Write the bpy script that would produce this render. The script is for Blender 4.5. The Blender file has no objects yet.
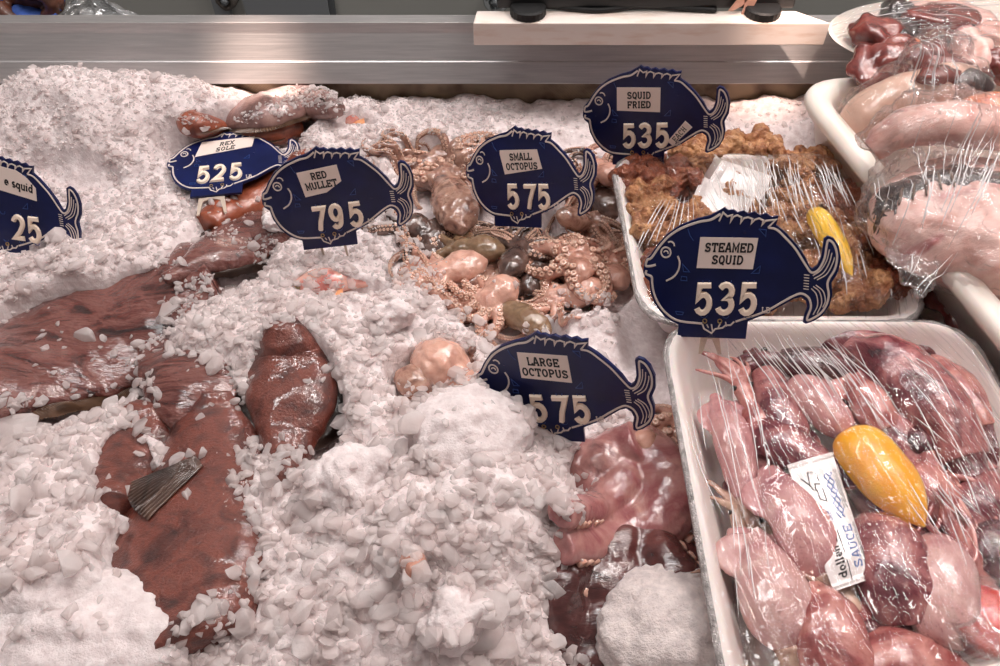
import bpy, bmesh, math, random
import numpy as np
from mathutils import Vector, Matrix
from mathutils.bvhtree import BVHTree
random.seed(7); rng = np.random.default_rng(7)
SC = bpy.context.scene; COL = SC.collection
PI = math.pi

# ------------------------------------------------------------------ camera
FPX = 777.8; PITCH = math.radians(49.5)
RW = np.array([[1,0,0],[0,math.sin(PITCH),math.cos(PITCH)],[0,math.cos(PITCH),-math.sin(PITCH)]])
CAM = np.array([0,0,.6])
cd = bpy.data.cameras.new('camera'); cd.lens = 28; cd.sensor_width = 36; cd.clip_start = .01
co = bpy.data.objects.new('camera', cd); COL.objects.link(co)
co.location = CAM; co.rotation_euler = (PI/2-PITCH, 0, 0); SC.camera = co

def ray(px, py): return RW.T @ np.array([(px-500)/FPX, -(py-333)/FPX, 1.])
def P(px, py, z):
    d = ray(px, py); return CAM + d*(z-.6)/d[2]
def PY(px, py, y):
    d = ray(px, py); return CAM + d*y/d[1]
def proj(Q):
    d = (np.asarray(Q)-CAM) @ RW.T
    return np.stack([500+FPX*d[...,0]/d[...,2], 333-FPX*d[...,1]/d[...,2]], -1)

# ------------------------------------------------------------------ noise
_perm = np.random.default_rng(3).permutation(256).astype(np.int64)
_perm = np.concatenate([_perm]*3)
_val = np.random.default_rng(5).uniform(-1, 1, 256)
def vnoise(p):
    p = np.asarray(p, float); i = np.floor(p).astype(np.int64); f = p-i; f = f*f*f*(f*(f*6-15)+10); i &= 255
    def h(a,b,c): return _val[_perm[_perm[_perm[(i[...,0]+a)&255]+((i[...,1]+b)&255)]+((i[...,2]+c)&255)]]
    x,y,z = f[...,0],f[...,1],f[...,2]
    l = lambda a,b,t: a+(b-a)*t
    return l(l(l(h(0,0,0),h(1,0,0),x),l(h(0,1,0),h(1,1,0),x),y), l(l(h(0,0,1),h(1,0,1),x),l(h(0,1,1),h(1,1,1),x),y), z)
def fbm(p, o=4):
    p = np.asarray(p,float); a = 1; s = 0
    for k in range(o): s = s + a*vnoise(p*2**k+17.3*k); a *= .5
    return s

# ------------------------------------------------------------------ materials
def lin(r,g,b):
    f = lambda c: (c/12.92 if c <= .04045 else ((c+.055)/1.055)**2.4)
    return (f(r/255),f(g/255),f(b/255),1)
class N:
    def __init__(s, name):
        s.m = bpy.data.materials.new(name); s.m.use_nodes = True
        s.t = s.m.node_tree; s.n = s.t.nodes; s.l = s.t.links
        s.b = s.n['Principled BSDF']; s.out = s.n['Material Output']
    def add(s, t, **kw):
        x = s.n.new(t)
        for k,v in kw.items():
            if k in x.inputs: x.inputs[k].default_value = v
            else: setattr(x, k, v)
        return x
    def lk(s, a, b): s.l.new(a, b)
    def coord(s, scale=(1,1,1), rot=(0,0,0)):
        tc = s.add('ShaderNodeTexCoord'); mp = s.add('ShaderNodeMapping'); mq = s.add('ShaderNodeMapping')
        mq.inputs['Rotation'].default_value = rot; mp.inputs['Scale'].default_value = scale
        s.lk(tc.outputs['Object'], mq.inputs['Vector']); s.lk(mq.outputs['Vector'], mp.inputs['Vector']); return mp.outputs['Vector']
    def noise(s, vec, scale, detail=4, rough=.55, dist=0):
        n = s.add('ShaderNodeTexNoise'); n.inputs['Scale'].default_value = scale; n.inputs['Detail'].default_value = detail
        n.inputs['Roughness'].default_value = rough; n.inputs['Distortion'].default_value = dist
        s.lk(vec, n.inputs['Vector']); return n.outputs['Fac']
    def ramp(s, fac, stops):
        r = s.add('ShaderNodeValToRGB'); e = r.color_ramp.elements
        while len(e) < len(stops): e.new(.5)
        for q,(p,c) in zip(e, stops): q.position = p; q.color = c
        s.lk(fac, r.inputs['Fac']); return r.outputs['Color']
    def mix(s, fac, a, b, mode='MIX'):
        x = s.add('ShaderNodeMix', data_type='RGBA', blend_type=mode)
        for v,i in ((fac,0),(a,6),(b,7)):
            if hasattr(v,'links') or hasattr(v,'is_linked'): s.lk(v, x.inputs[i])
            else: x.inputs[i].default_value = v
        return x.outputs[2]
    def bump(s, h, strength, dist):
        b = s.add('ShaderNodeBump'); b.inputs['Strength'].default_value = strength; b.inputs['Distance'].default_value = dist
        s.lk(h, b.inputs['Height']); s.lk(b.outputs['Normal'], s.b.inputs['Normal']); return b
    def set(s, **kw):
        for k,v in kw.items(): s.b.inputs[k.replace('_',' ')].default_value = v
        return s.m

def plain(name, c, rough=.5, metal=0, **kw):
    m = N(name); m.set(Base_Color=c, Roughness=rough, Metallic=metal, **kw); return m.m

def flesh(name, cols, scale=45, rough=.3, coat=.8, bump=.5, bscale=350, bdist=.0012, speck=None, sss=.12, dist=.6, aniso=(1,1,1), speck_scale=520):
    m = N(name); v = m.coord(aniso)
    f = m.noise(v, scale, 5, .6, dist)
    k = len(cols); c = m.ramp(f, [(.3+.4*i/max(1,k-1), q) for i,q in enumerate(cols)])
    if speck:
        vo = m.add('ShaderNodeTexVoronoi'); vo.inputs['Scale'].default_value = speck_scale; m.lk(m.coord(), vo.inputs['Vector'])
        r = m.ramp(vo.outputs['Distance'], [(.13,(1,1,1,1)),(.28,(0,0,0,1))])
        n2 = m.ramp(m.noise(m.coord(), 60, 2), [(.4,(0,0,0,1)),(.62,(.85,.85,.85,1))])
        c = m.mix(m.mix(1.0, r, n2, 'MULTIPLY'), c, speck)
    m.lk(c, m.b.inputs['Base Color'])
    bn = m.bump(m.noise(v, bscale, 4, .6), bump, bdist); cb = m.add('ShaderNodeBump'); cb.inputs['Strength'].default_value = .35; cb.inputs['Distance'].default_value = .0022; m.lk(m.noise(m.coord(aniso), 130, 3, .6), cb.inputs['Height']); m.lk(cb.outputs['Normal'], m.b.inputs['Coat Normal'])
    m.set(Roughness=rough, Coat_Weight=coat, Coat_Roughness=.06, Subsurface_Weight=sss, Subsurface_Scale=.006)
    m.b.inputs['Subsurface Radius'].default_value = (1,.45,.35)
    return m.m

def ice_mat(name, c1, c2, trans, rough, scale=140, bump=.5, bdist=.002, sss=.0, bscale=260):
    m = N(name); v = m.coord()
    m.lk(m.ramp(m.noise(v, scale, 3), [(.35,c1),(.65,c2)]), m.b.inputs['Base Color'])
    m.bump(m.noise(v, bscale, 5, .65), bump, bdist)
    m.set(Roughness=rough, IOR=1.31, Transmission_Weight=trans, Subsurface_Weight=sss, Subsurface_Scale=.012, Specular_IOR_Level=.5)
    m.b.inputs['Subsurface Radius'].default_value = (1,.85,.85)
    return m.m

def film_mat(name, ang, sx, sy, strength=.5, dist=.002, base=.03, gain=1.5, rough=.07, tint=(1,1,1,1), milk=0., fine=0., soft=1., cap=.45):
    m = N(name); m.n.remove(m.b)
    v = m.coord((sx,sy,40), (0,0,ang))
    h = m.ramp(m.noise(v, 1., 2, .5, .3), [(.56-.1*soft,(0,0,0,1)),(.66+.14*soft,(1,1,1,1))])
    h2 = m.noise(m.coord(), 28, 3, .55, .8)
    mx = m.add('ShaderNodeMath', operation='MULTIPLY_ADD'); m.lk(h2, mx.inputs[0]); mx.inputs[1].default_value = .9+fine; m.lk(h, mx.inputs[2])
    b = m.add('ShaderNodeBump'); b.inputs['Strength'].default_value = strength; b.inputs['Distance'].default_value = dist
    m.lk(mx.outputs[0], b.inputs['Height'])
    fr = m.add('ShaderNodeFresnel'); fr.inputs['IOR'].default_value = 1.45; m.lk(b.outputs['Normal'], fr.inputs['Normal'])
    fm = m.add('ShaderNodeMath', operation='MULTIPLY_ADD', use_clamp=True); m.lk(fr.outputs[0], fm.inputs[0]); fm.inputs[1].default_value = gain; fm.inputs[2].default_value = base
    fx = m.add('ShaderNodeMath', operation='MINIMUM'); m.lk(fm.outputs[0], fx.inputs[0]); fx.inputs[1].default_value = cap; fm = fx
    tr = m.add('ShaderNodeBsdfTransparent'); tr.inputs[0].default_value = tint
    gl = m.add('ShaderNodeBsdfGlossy'); gl.inputs['Roughness'].default_value = rough; m.lk(b.outputs['Normal'], gl.inputs['Normal'])
    ms = m.add('ShaderNodeMixShader'); m.lk(fm.outputs[0], ms.inputs[0]); m.lk(tr.outputs[0], ms.inputs[1]); m.lk(gl.outputs[0], ms.inputs[2])
    last = ms
    if milk:
        df = m.add('ShaderNodeBsdfDiffuse'); df.inputs[0].default_value = (.8,.78,.77,1); m.lk(b.outputs['Normal'], df.inputs['Normal'])
        m2 = m.add('ShaderNodeMixShader'); m2.inputs[0].default_value = milk; m.lk(ms.outputs[0], m2.inputs[1]); m.lk(df.outputs[0], m2.inputs[2]); last = m2
    m.lk(last.outputs[0], m.out.inputs['Surface'])
    return m.m

M = {}
M['ice'] = ice_mat('crushed_ice', lin(214,199,198), lin(236,225,224), 0., .45, sss=.35, bump=.7, bdist=.004, bscale=160)
def _chip():
    m = N('ice_chip'); v = m.coord()
    c = m.ramp(m.noise(v, 60, 3), [(.35,lin(248,238,236)),(.65,lin(254,249,248))]); m.lk(c, m.b.inputs['Base Color'])
    b = m.bump(m.noise(v, 420, 4, .6), .45, .0016); m.set(Roughness=.13, IOR=1.31, Specular_IOR_Level=.6, Transmission_Weight=.5)
    tl = m.add('ShaderNodeBsdfTranslucent'); m.lk(c, tl.inputs[0]); tr = m.add('ShaderNodeBsdfTransparent')
    a = m.add('ShaderNodeMixShader'); a.inputs[0].default_value = .36; m.lk(m.b.outputs[0], a.inputs[1]); m.lk(tl.outputs[0], a.inputs[2])
    z = m.add('ShaderNodeMixShader'); z.inputs[0].default_value = .16; m.lk(a.outputs[0], z.inputs[1]); m.lk(tr.outputs[0], z.inputs[2])
    m.lk(z.outputs[0], m.out.inputs['Surface']); return m.m
M['chip'] = _chip()
M['lump'] = ice_mat('packed_ice', lin(220,206,205), lin(238,227,226), 0., .4, sss=.4, bump=.8, bdist=.0022, bscale=420)
M['steel'] = N('brushed_steel')
def _steel():
    m = M['steel']; v = m.coord((3,60,60))
    m.lk(m.ramp(m.noise(v, 6, 4), [(.3,lin(182,180,180)),(.7,lin(200,197,196))]), m.b.inputs['Base Color'])
    m.bump(m.noise(m.coord((.6,120,900)), 1., 3), .35, .0009)
    m.set(Metallic=.7, Roughness=.4); M['steel'] = m.m
_steel()
M['steel_bright'] = plain('polished_steel', lin(190,198,198), .25, .9)
M['wall'] = plain('grey_panel', lin(172,174,168), .45, .3)
M['wall_dark'] = plain('dark_panel', lin(136,141,144), .5, .3)
M['seam'] = plain('seam', lin(80,84,86), .5)
M['white_plastic'] = N('white_plastic')
def _wp():
    m = M['white_plastic']; v = m.coord()
    m.lk(m.ramp(m.noise(v, 14, 3), [(.35,lin(226,214,203)),(.65,lin(236,226,217))]), m.b.inputs['Base Color'])
    m.set(Roughness=.32, Subsurface_Weight=.1, Subsurface_Scale=.01); M['white_plastic'] = m.m
_wp()
M['board'] = N('white_board')
def _bd():
    m = M['board']; v = m.coord((6,20,30))
    m.lk(m.ramp(m.noise(v, 3, 4), [(.3,lin(226,205,190)),(.5,lin(240,228,219))]), m.b.inputs['Base Color'])
    m.set(Roughness=.4); M['board'] = m.m
_bd()
M['foam'] = plain('white_foam', lin(244,232,227), .42, Subsurface_Weight=.15, Subsurface_Scale=.008)
M['black'] = plain('black_plastic', lin(26,26,28), .4)
M['rubber'] = plain('black_rubber', lin(16,16,17), .6)
M['navy'] = N('navy_plastic')
def _navy():
    m = M['navy']; v = m.coord()
    m.lk(m.ramp(m.noise(v, 25, 3), [(.35,lin(8,17,62)),(.7,lin(11,25,80))]), m.b.inputs['Base Color'])
    vo = m.add('ShaderNodeTexVoronoi'); vo.inputs['Scale'].default_value = 130; m.lk(v, vo.inputs['Vector'])
    h = m.ramp(vo.outputs['Distance'], [(.12,(1,1,1,1)),(.2,(0,0,0,1))])
    k = m.ramp(m.noise(v, 40, 2), [(.55,(0,0,0,1)),(.62,(1,1,1,1))])
    m.bump(m.mix(1., h, k, 'MULTIPLY'), .5, .001)
    m.set(Roughness=.32, Specular_IOR_Level=.35); M['navy'] = m.m
_navy()
M['line'] = plain('beige_line', lin(214,200,192), .45)
M['digit'] = plain('ivory_plastic', lin(246,226,206), .35)
M['label'] = plain('label_card', lin(232,214,204), .6)
M['ink'] = plain('black_ink', lin(22,20,22), .6)
M['ghost'] = plain('blue_moulding', lin(38,66,128), .35)
M['brass'] = plain('brass_eyelet', lin(190,160,110), .35, .8)
M['prong'] = plain('prong_metal', lin(205,188,172), .35, .2)

# ------------------------------------------------------------------ geometry helpers
def cat(parts):
    V = []; F = []; o = 0
    for v,f in parts:
        V.append(np.asarray(v,float).reshape(-1,3)); F += [[i+o for i in q] for q in f]; o += len(V[-1])
    return np.concatenate(V), F
def root(name, label, category, loc, group=None):
    o = bpy.data.objects.new(name, None); COL.objects.link(o); o.location = loc; o.empty_display_size = .02
    o['label'] = label; o['category'] = category
    if group: o['group'] = group
    return o
def mk(name, V, F, mat, parent=None, label=None, category=None, group=None, kind=None, smooth=True, angle=None):
    V = np.asarray(V,float)
    if parent is not None:
        p = parent; off = np.zeros(3)
        while p is not None: off = off+np.array(p.location); p = p.parent
    else: off = np.array([(V[:,0].min()+V[:,0].max())/2, (V[:,1].min()+V[:,1].max())/2, V[:,2].min()])
    me = bpy.data.meshes.new(name); me.from_pydata((V-off).tolist(), [], [list(map(int,q)) for q in F]); me.update()
    bm = bmesh.new(); bm.from_mesh(me); bmesh.ops.recalc_face_normals(bm, faces=bm.faces); bm.to_mesh(me); bm.free()
    if smooth:
        me.shade_smooth()
        if angle: me.set_sharp_from_angle(angle=math.radians(angle))
    me.materials.append(mat)
    o = bpy.data.objects.new(name, me); COL.objects.link(o)
    if parent is not None: o.parent = parent
    else: o.location = off
    if label: o['label'] = label
    if category: o['category'] = category
    if group: o['group'] = group
    if kind: o['kind'] = kind
    return o
def box(x0,x1,y0,y1,z0,z1):
    V = [(x,y,z) for x in (x0,x1) for y in (y0,y1) for z in (z0,z1)]
    return np.array(V,float), [(0,1,3,2),(4,6,7,5),(0,4,5,1),(2,3,7,6),(0,2,6,4),(1,5,7,3)]
def bevel(o, w=.001, seg=2):
    b = o.modifiers.new('bevel','BEVEL'); b.width = w; b.segments = seg; b.limit_method = 'ANGLE'; b.angle_limit = math.radians(35); return o
def spline(pts, n):
    p = np.asarray(pts,float)
    if len(p) == 2: return p[0]+(p[1]-p[0])*np.linspace(0,1,n)[:,None]
    q = np.vstack([2*p[0]-p[1], p, 2*p[-1]-p[-2]]); t = np.linspace(0, len(p)-1, n); out = []
    for u in t:
        i = min(int(u), len(p)-2); f = u-i; a,b,c,d = q[i:i+4]
        out.append(.5*(2*b+(c-a)*f+(2*a-5*b+4*c-d)*f*f+(3*b-a-3*c+d)*f**3))
    return np.array(out)
def interp(vals, n): return np.interp(np.linspace(0,1,n), np.linspace(0,1,len(vals)), vals)
def tube(path, rad, n=10, flat=1., up=(0,0,1), closed=False):
    p = np.asarray(path,float); m = len(p); rad = interp(rad, m) if len(np.atleast_1d(rad)) != m else np.asarray(rad)
    T = np.gradient(p, axis=0)
    if closed: T = np.roll(p,-1,0)-np.roll(p,1,0)
    T /= np.linalg.norm(T,axis=1)[:,None]+1e-12
    up = np.broadcast_to(np.asarray(up,float),(m,3)).copy(); bad = np.abs((T*up).sum(1)) > .95; up[bad] = (.3,.9,.1)
    B = np.cross(T,up); B /= np.linalg.norm(B,axis=1)[:,None]+1e-12; U = np.cross(B,T)
    a = np.arange(n)*2*PI/n
    V = p[:,None]+rad[:,None,None]*(np.cos(a)[None,:,None]*B[:,None]+flat*np.sin(a)[None,:,None]*U[:,None])
    V = V.reshape(-1,3); F = []
    for i in range(m if closed else m-1):
        k = (i+1)%m
        for j in range(n): F.append((i*n+j, i*n+(j+1)%n, k*n+(j+1)%n, k*n+j))
    if not closed: F += [tuple(range(n))[::-1], tuple(range((m-1)*n, m*n))]
    return V, F
_ico = {}
def ico(s):
    if s not in _ico:
        bm = bmesh.new(); bmesh.ops.create_icosphere(bm, subdivisions=s, radius=1); bm.verts.index_update()
        _ico[s] = (np.array([v.co for v in bm.verts]), [tuple(v.index for v in f.verts) for f in bm.faces]); bm.free()
    return _ico[s]
def rotm(rx=0,ry=0,rz=0): return np.array(Matrix.Rotation(rz,3,'Z')@Matrix.Rotation(ry,3,'Y')@Matrix.Rotation(rx,3,'X'))
def blob(c, r, rot=(0,0,0), s=3, amp=0., freq=3., seed=0., octv=3):
    V,F = ico(s); V = V.copy()
    if amp: V = V*(1+amp*fbm(V*freq+seed, octv))[:,None]
    V = (V*np.asarray(r))@rotm(*rot).T+np.asarray(c); return V, F
def remesh(parts, voxel, smooth=1, extra=None):
    V,F = cat(parts); me = bpy.data.meshes.new('tmp'); me.from_pydata(V.tolist(),[],F); me.update()
    bm = bmesh.new(); bm.from_mesh(me); bmesh.ops.recalc_face_normals(bm, faces=bm.faces); bm.to_mesh(me); bm.free()
    o = bpy.data.objects.new('tmp', me); COL.objects.link(o)
    r = o.modifiers.new('r','REMESH'); r.mode = 'VOXEL'; r.voxel_size = voxel
    if smooth: s = o.modifiers.new('s','SMOOTH'); s.iterations = smooth; s.factor = .5
    dg = bpy.context.evaluated_depsgraph_get(); m2 = bpy.data.meshes.new_from_object(o.evaluated_get(dg))
    v = np.empty(len(m2.vertices)*3); m2.vertices.foreach_get('co', v); v = v.reshape(-1,3)
    f = [tuple(p.vertices) for p in m2.polygons]
    bpy.data.objects.remove(o); bpy.data.meshes.remove(me); bpy.data.meshes.remove(m2)
    return v, f
def displace(VF, amp, freq, octv=3, seed=0.):
    V,F = VF; V = np.asarray(V,float); me = np.zeros_like(V)
    for f in F:
        if len(f) < 3: continue
        me[list(f)] += np.cross(V[f[1]]-V[f[0]], V[f[2]]-V[f[0]])
    n = me/(np.linalg.norm(me,axis=1)[:,None]+1e-15)
    return V+n*(amp*fbm(V*freq+seed, octv))[:,None], F
def inset(poly, d):
    p = np.asarray(poly,float); n = len(p); out = []
    for i in range(n):
        a,b,c = p[i-1],p[i],p[(i+1)%n]; u = (b-a)/np.linalg.norm(b-a); w = (c-b)/np.linalg.norm(c-b)
        n1 = np.array([-u[1],u[0]]); n2 = np.array([-w[1],w[0]]); k = n1+n2; k /= (1+n1@n2); out.append(b+k*d)
    return np.array(out)
def rounded(poly, r, seg=8):
    p = np.asarray(poly,float); n = len(p); out = []
    for i in range(n):
        a,b,c = p[i-1],p[i],p[(i+1)%n]; u = (a-b)/np.linalg.norm(a-b); w = (c-b)/np.linalg.norm(c-b)
        th = math.acos(np.clip(u@w,-1,1)); t = r/math.tan(th/2); s = b+u*t; e = b+w*t
        for k in range(seg+1):
            f = k/seg; out.append((1-f)**2*s+2*f*(1-f)*b+f*f*e)
    return np.array(out)
def loft(rings, cap0=True, cap1=True):
    n = len(rings[0]); V = np.concatenate(rings); F = []
    for i in range(len(rings)-1):
        for j in range(n): F.append((i*n+j, i*n+(j+1)%n, (i+1)*n+(j+1)%n, (i+1)*n+j))
    if cap0: F.append(tuple(range(n))[::-1])
    if cap1: F.append(tuple(range((len(rings)-1)*n, len(rings)*n)))
    return V, F
def dish(poly, r, prof):
    """poly counter-clockwise, prof = list of (inset, z)"""
    R = []
    for d,z in prof:
        q = rounded(inset(poly,d), max(.004, r-d)); R.append(np.column_stack([q, np.full(len(q), z)]))
    return loft(R)
def lathe(prof, c, n=40, sx=1., sy=1.):
    a = np.arange(n)*2*PI/n
    return loft([np.column_stack([c[0]+sx*r*np.cos(a), c[1]+sy*r*np.sin(a), np.full(n, c[2]+z)]) for r,z in prof])
def grid(fn, nu, nv):
    u,v = np.meshgrid(np.linspace(0,1,nu), np.linspace(0,1,nv), indexing='ij')
    V = fn(u,v).reshape(-1,3); F = [(i*nv+j,(i+1)*nv+j,(i+1)*nv+j+1,i*nv+j+1) for i in range(nu-1) for j in range(nv-1)]
    return V, F
def ss(a,b,x):
    t = np.clip((x-a)/(b-a),0,1); return t*t*(3-2*t)

COLL = []      # solids the ice chips may rest on
def solid(VF): COLL.append(VF); return VF

#PART2
# ------------------------------------------------------------------ the setting
o = mk('wall_back', *box(-1.6,1.6,1.30,1.34,-.5,.6), M['wall'], kind='structure', smooth=False)
for i,(a,b,mm) in enumerate([(217,232,'wall_dark'),(247,330,'wall_dark'),(328,336,'seam')]):
    x0 = PY(a,10,1.3)[0]; x1 = PY(b,10,1.3)[0]
    mk('trim_%d'%(i+3), *box(x0,x1,1.285+.004*i,1.3,-.5,.6), M[mm], kind='structure', smooth=False)
# steel ledge, stepped face
zr = lambda y,row: PY(500,row,y)[2]
prof = [(.935,zr(.924,84)),(.924,zr(.924,84)),(.936,zr(.936,62)),(.9375,zr(.9375,61)),(.9375+.015,zr(.9525,33)),(.955,.098),(.975,.098),(.975,.09),(.965,.085),(.945,.03)]
V = np.array([(x,y,z) for x in (-1.3,1.3) for y,z in prof]); n = len(prof)
F = [(i,(i+1)%n,n+(i+1)%n,n+i) for i in range(n)]+[tuple(range(n))[::-1],tuple(range(n,2*n))]
bevel(mk('trim_1', V, F, M['steel'], kind='structure', smooth=False), .0012, 2)
# perforated sheet below the ledge
m = N('perforated_sheet'); v = m.coord((1,1,1))
vo = m.add('ShaderNodeTexVoronoi', feature='F1'); vo.inputs['Scale'].default_value = 330; vo.inputs['Randomness'].default_value = 0.
m.lk(m.coord((1,1,1.15),(0,PI/4,0)), vo.inputs['Vector'])
hole = m.ramp(vo.outputs['Distance'], [(.25,(0,0,0,1)),(.42,(1,1,1,1))])
dirt = m.ramp(m.noise(m.coord(), 22, 4), [(.35,lin(84,66,52)),(.55,lin(138,120,98)),(.75,lin(120,112,88))])
m.lk(m.mix(hole, lin(40,32,26), dirt), m.b.inputs['Base Color']); m.set(Roughness=.5, Metallic=.3)
mk('trim_2', *box(-1.3,1.3,.936,.944,-.08,.03), m.m, kind='structure', smooth=False)
mk('floor', *box(-1.2,1.2,-.1,.945,-.11,-.08), M['steel'], kind='structure', smooth=False)

# white bar on the ledge
zb = .0985; A = PY(473.5,41,.897); Bq = PY(824.5,43,.897); x0,x1 = A[0],Bq[0]
ring = [(x0,.897),(x1,.897),(x1-.036,.928),(x0+.004,.928)]
V,F = loft([np.column_stack([np.array(ring),np.full(4,zb)]), np.column_stack([np.array(ring),np.full(4,zb+.029)])])
bevel(mk('plastic_bar', V, F, M['board'], label='long white plastic bar lying on the steel ledge under the scale', category='bar', smooth=False), .0015)
zt = zb+.029
# scale
S = root('weighing_scale', 'black electronic scale standing on the white plastic bar', 'scale', ((x0+x1)/2,1.02,zt))
xa = PY(497,0,.93)[0]; xb = PY(800,0,.93)[0]
zq = PY(650,9,.925)[2]; V,F = box(xa,xb-.006,.925,1.16,zq,zt+.05); bevel(mk('body', V, F, M['black'], S, smooth=False), .003)
V,F = box(xa-.004,xb,.95,1.165,zt+.05,zt+.075); bevel(mk('platform', V, F, M['black'], S, smooth=False), .003)
for px,y in ((528,.919),(762,.919)):
    c = PY(px,12,y); c[2] = zt
    st = []
    k = 48; a = np.arange(k)*2*PI/k; rr = .0215*(1+.035*(np.arange(k)%2))
    ringz = lambda z,sc: np.column_stack([c[0]+sc*rr*np.cos(a), y+sc*rr*np.sin(a), np.full(k,z)])
    V,F = loft([ringz(zt,.96), ringz(zt+.001,1), ringz(zt+.009,1), ringz(zt+.011,.9)])
    f = mk('foot', V, F, M['rubber'], S, angle=30)
    V,F = lathe([(.006,.0105),(.006,zq-zt+.002)], (c[0],y,zt), 16); mk('threaded_stem', V, F, M['black'], f)
V,F = box(PY(706,8,.93)[0],PY(742,8,.93)[0],.93,.96,zt+.005,zq+.001); bevel(mk('battery_box', V, F, M['black'], S, smooth=False), .002)
V,F = box(xa+.02,xb-.02,1.12,1.15,zt-.0005,zq+.002); mk('foot', V, F, M['rubber'], S, smooth=False)
p = spline([PY(535,8,.935),PY(575,10,.925),PY(600,14,.922),PY(640,10,.93),PY(680,12,.926),PY(715,16,.922)], 40); p[:,2] = np.maximum(p[:,2], zt+.0035)
V,F = tube(p, [.0032], 8); mk('cable', V, F, M['rubber'], S)
p = spline([PY(545,2,.945),PY(570,5,.94),PY(590,10,.935),PY(612,13,.928)], 24); V,F = tube(p,[.003],8); mk('cable', V, F, M['rubber'], S)
V,F = [],[]
tape = [(737,0),(748,0),(742,6),(733,11),(728,11)]; tape2 = [(745,-2),(757,0),(752,10),(745,16),(741,15),(744,7)]
parts = []
for t in (tape,tape2):
    q = np.array([PY(a,b,.9185) for a,b in t]); parts.append(loft([q, q+np.array([0,.0008,0])]))
V,F = cat(parts); mk('torn_tape', V, F, plain('pink_tape', lin(222,172,152), .6), S, label='torn pink tape', smooth=False)
# knob on the wall and round fitting
for px,py,nm,lab,r in ((226,-1,'wall_bolt','corroded grey bolt on the grey panel behind the ledge',.018),(496,0,'round_fitting','round grey fitting on the panel left of the scale',.021)):
    c = PY(px,py,1.285); k = root(nm, lab, 'fitting', c)
    a = rotm(PI/2); pr = [(r,-.015),(r,.006),(r*.8,.010),(r*.55,.010),(r*.5,.004),(r*.3,.004)]
    V,F = lathe(pr,(0,0,0),24); V,F = displace((V@a.T+c,F), .0015, 90); mk('body', V, F, M['steel_bright'] if px>300 else plain('corroded', lin(96,90,84), .6, .4), k)
    V,F = blob(c+[0,-.012,0],(r*.35,r*.3,r*.35),s=2,amp=.2); mk('bolt_head', V, F, M['seam'], k)
# hand, clear bag and blue cloth behind the ledge
skin = flesh('dark_skin', [lin(54,34,28),lin(96,58,44),lin(120,70,50)], 30, .45, .2, .3, 300, .0006)
H0 = PY(30,4,1.02)
parts = [blob(H0+[0,.02,.015],(.045,.035,.028),(0,.2,0),3,.06,3)]
for k in range(4):
    b = H0+np.array([.012-.004*k,-.012+.014*k,.02-.002*k]); L = .9+.15*(k in (1,2))
    parts.append(tube(spline([b+[-.02,0,.006],b+[.022*L,-.004,.002],b+[.030*L,-.006,-.017],b+[.012*L,-.006,-.028]],14),[.0105,.0105,.0095,.0075],10))
parts.append(tube(spline([H0+[-.035,-.015,.004],H0+[-.012,-.028,-.010],H0+[.008,-.026,-.018],H0+[.018,-.02,-.02]],12),[.012,.0115,.010,.007],10))
parts.append(tube(spline([H0+[-.03,.03,.02],H0+[-.12,.06,.06],H0+[-.26,.1,.13]],12),[.03,.036,.044],14))
V,F = remesh(parts,.0028,3); mk('person', V, F, skin, label='brown closed hand of a person behind the steel ledge, holding a clear bag', category='person')
def bagf(u,v):
    a = PY(52,24,1.0); b = PY(150,26,1.0); t = PY(78,-8,1.03); t2 = PY(92,-6,1.03)
    lo = a+(b-a)*u[...,None]; hi = t+(t2-t)*u[...,None]; q = lo+(hi-lo)*v[...,None]
    q[...,1] += .012*fbm(np.stack([u*9,v*3,u*0],-1),3)+.02*np.sin(u*PI); q[...,2] += .003*fbm(np.stack([u*12,v*5,u*0+3],-1),3); return q
V,F = grid(bagf,50,30); FB = film_mat('clear_bag', .5, 60, 25, .8, .004, .08, 1.6, .15, (.92,.94,.95,1), .12)
o = mk('plastic_bag', V, F, FB, label='crumpled clear plastic bag hanging behind the steel ledge', category='bag'); o.modifiers.new('s','SOLIDIFY').thickness = .0004
V,F = grid(lambda u,v: np.stack([PY(-40,0,1.0)[0]+(PY(52,0,1.0)[0]-PY(-40,0,1.0)[0])*u, .975+.12*v, .082+.012*fbm(np.stack([u*5,v*4,u*0],-1),3)+.004*v],-1),40,24)
o = mk('blue_cloth', V, F, plain('blue_cloth', lin(52,84,158), .8), label='folded blue cloth behind the ledge under the hand', category='cloth'); o.modifiers.new('s','SOLIDIFY').thickness = .004

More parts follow.
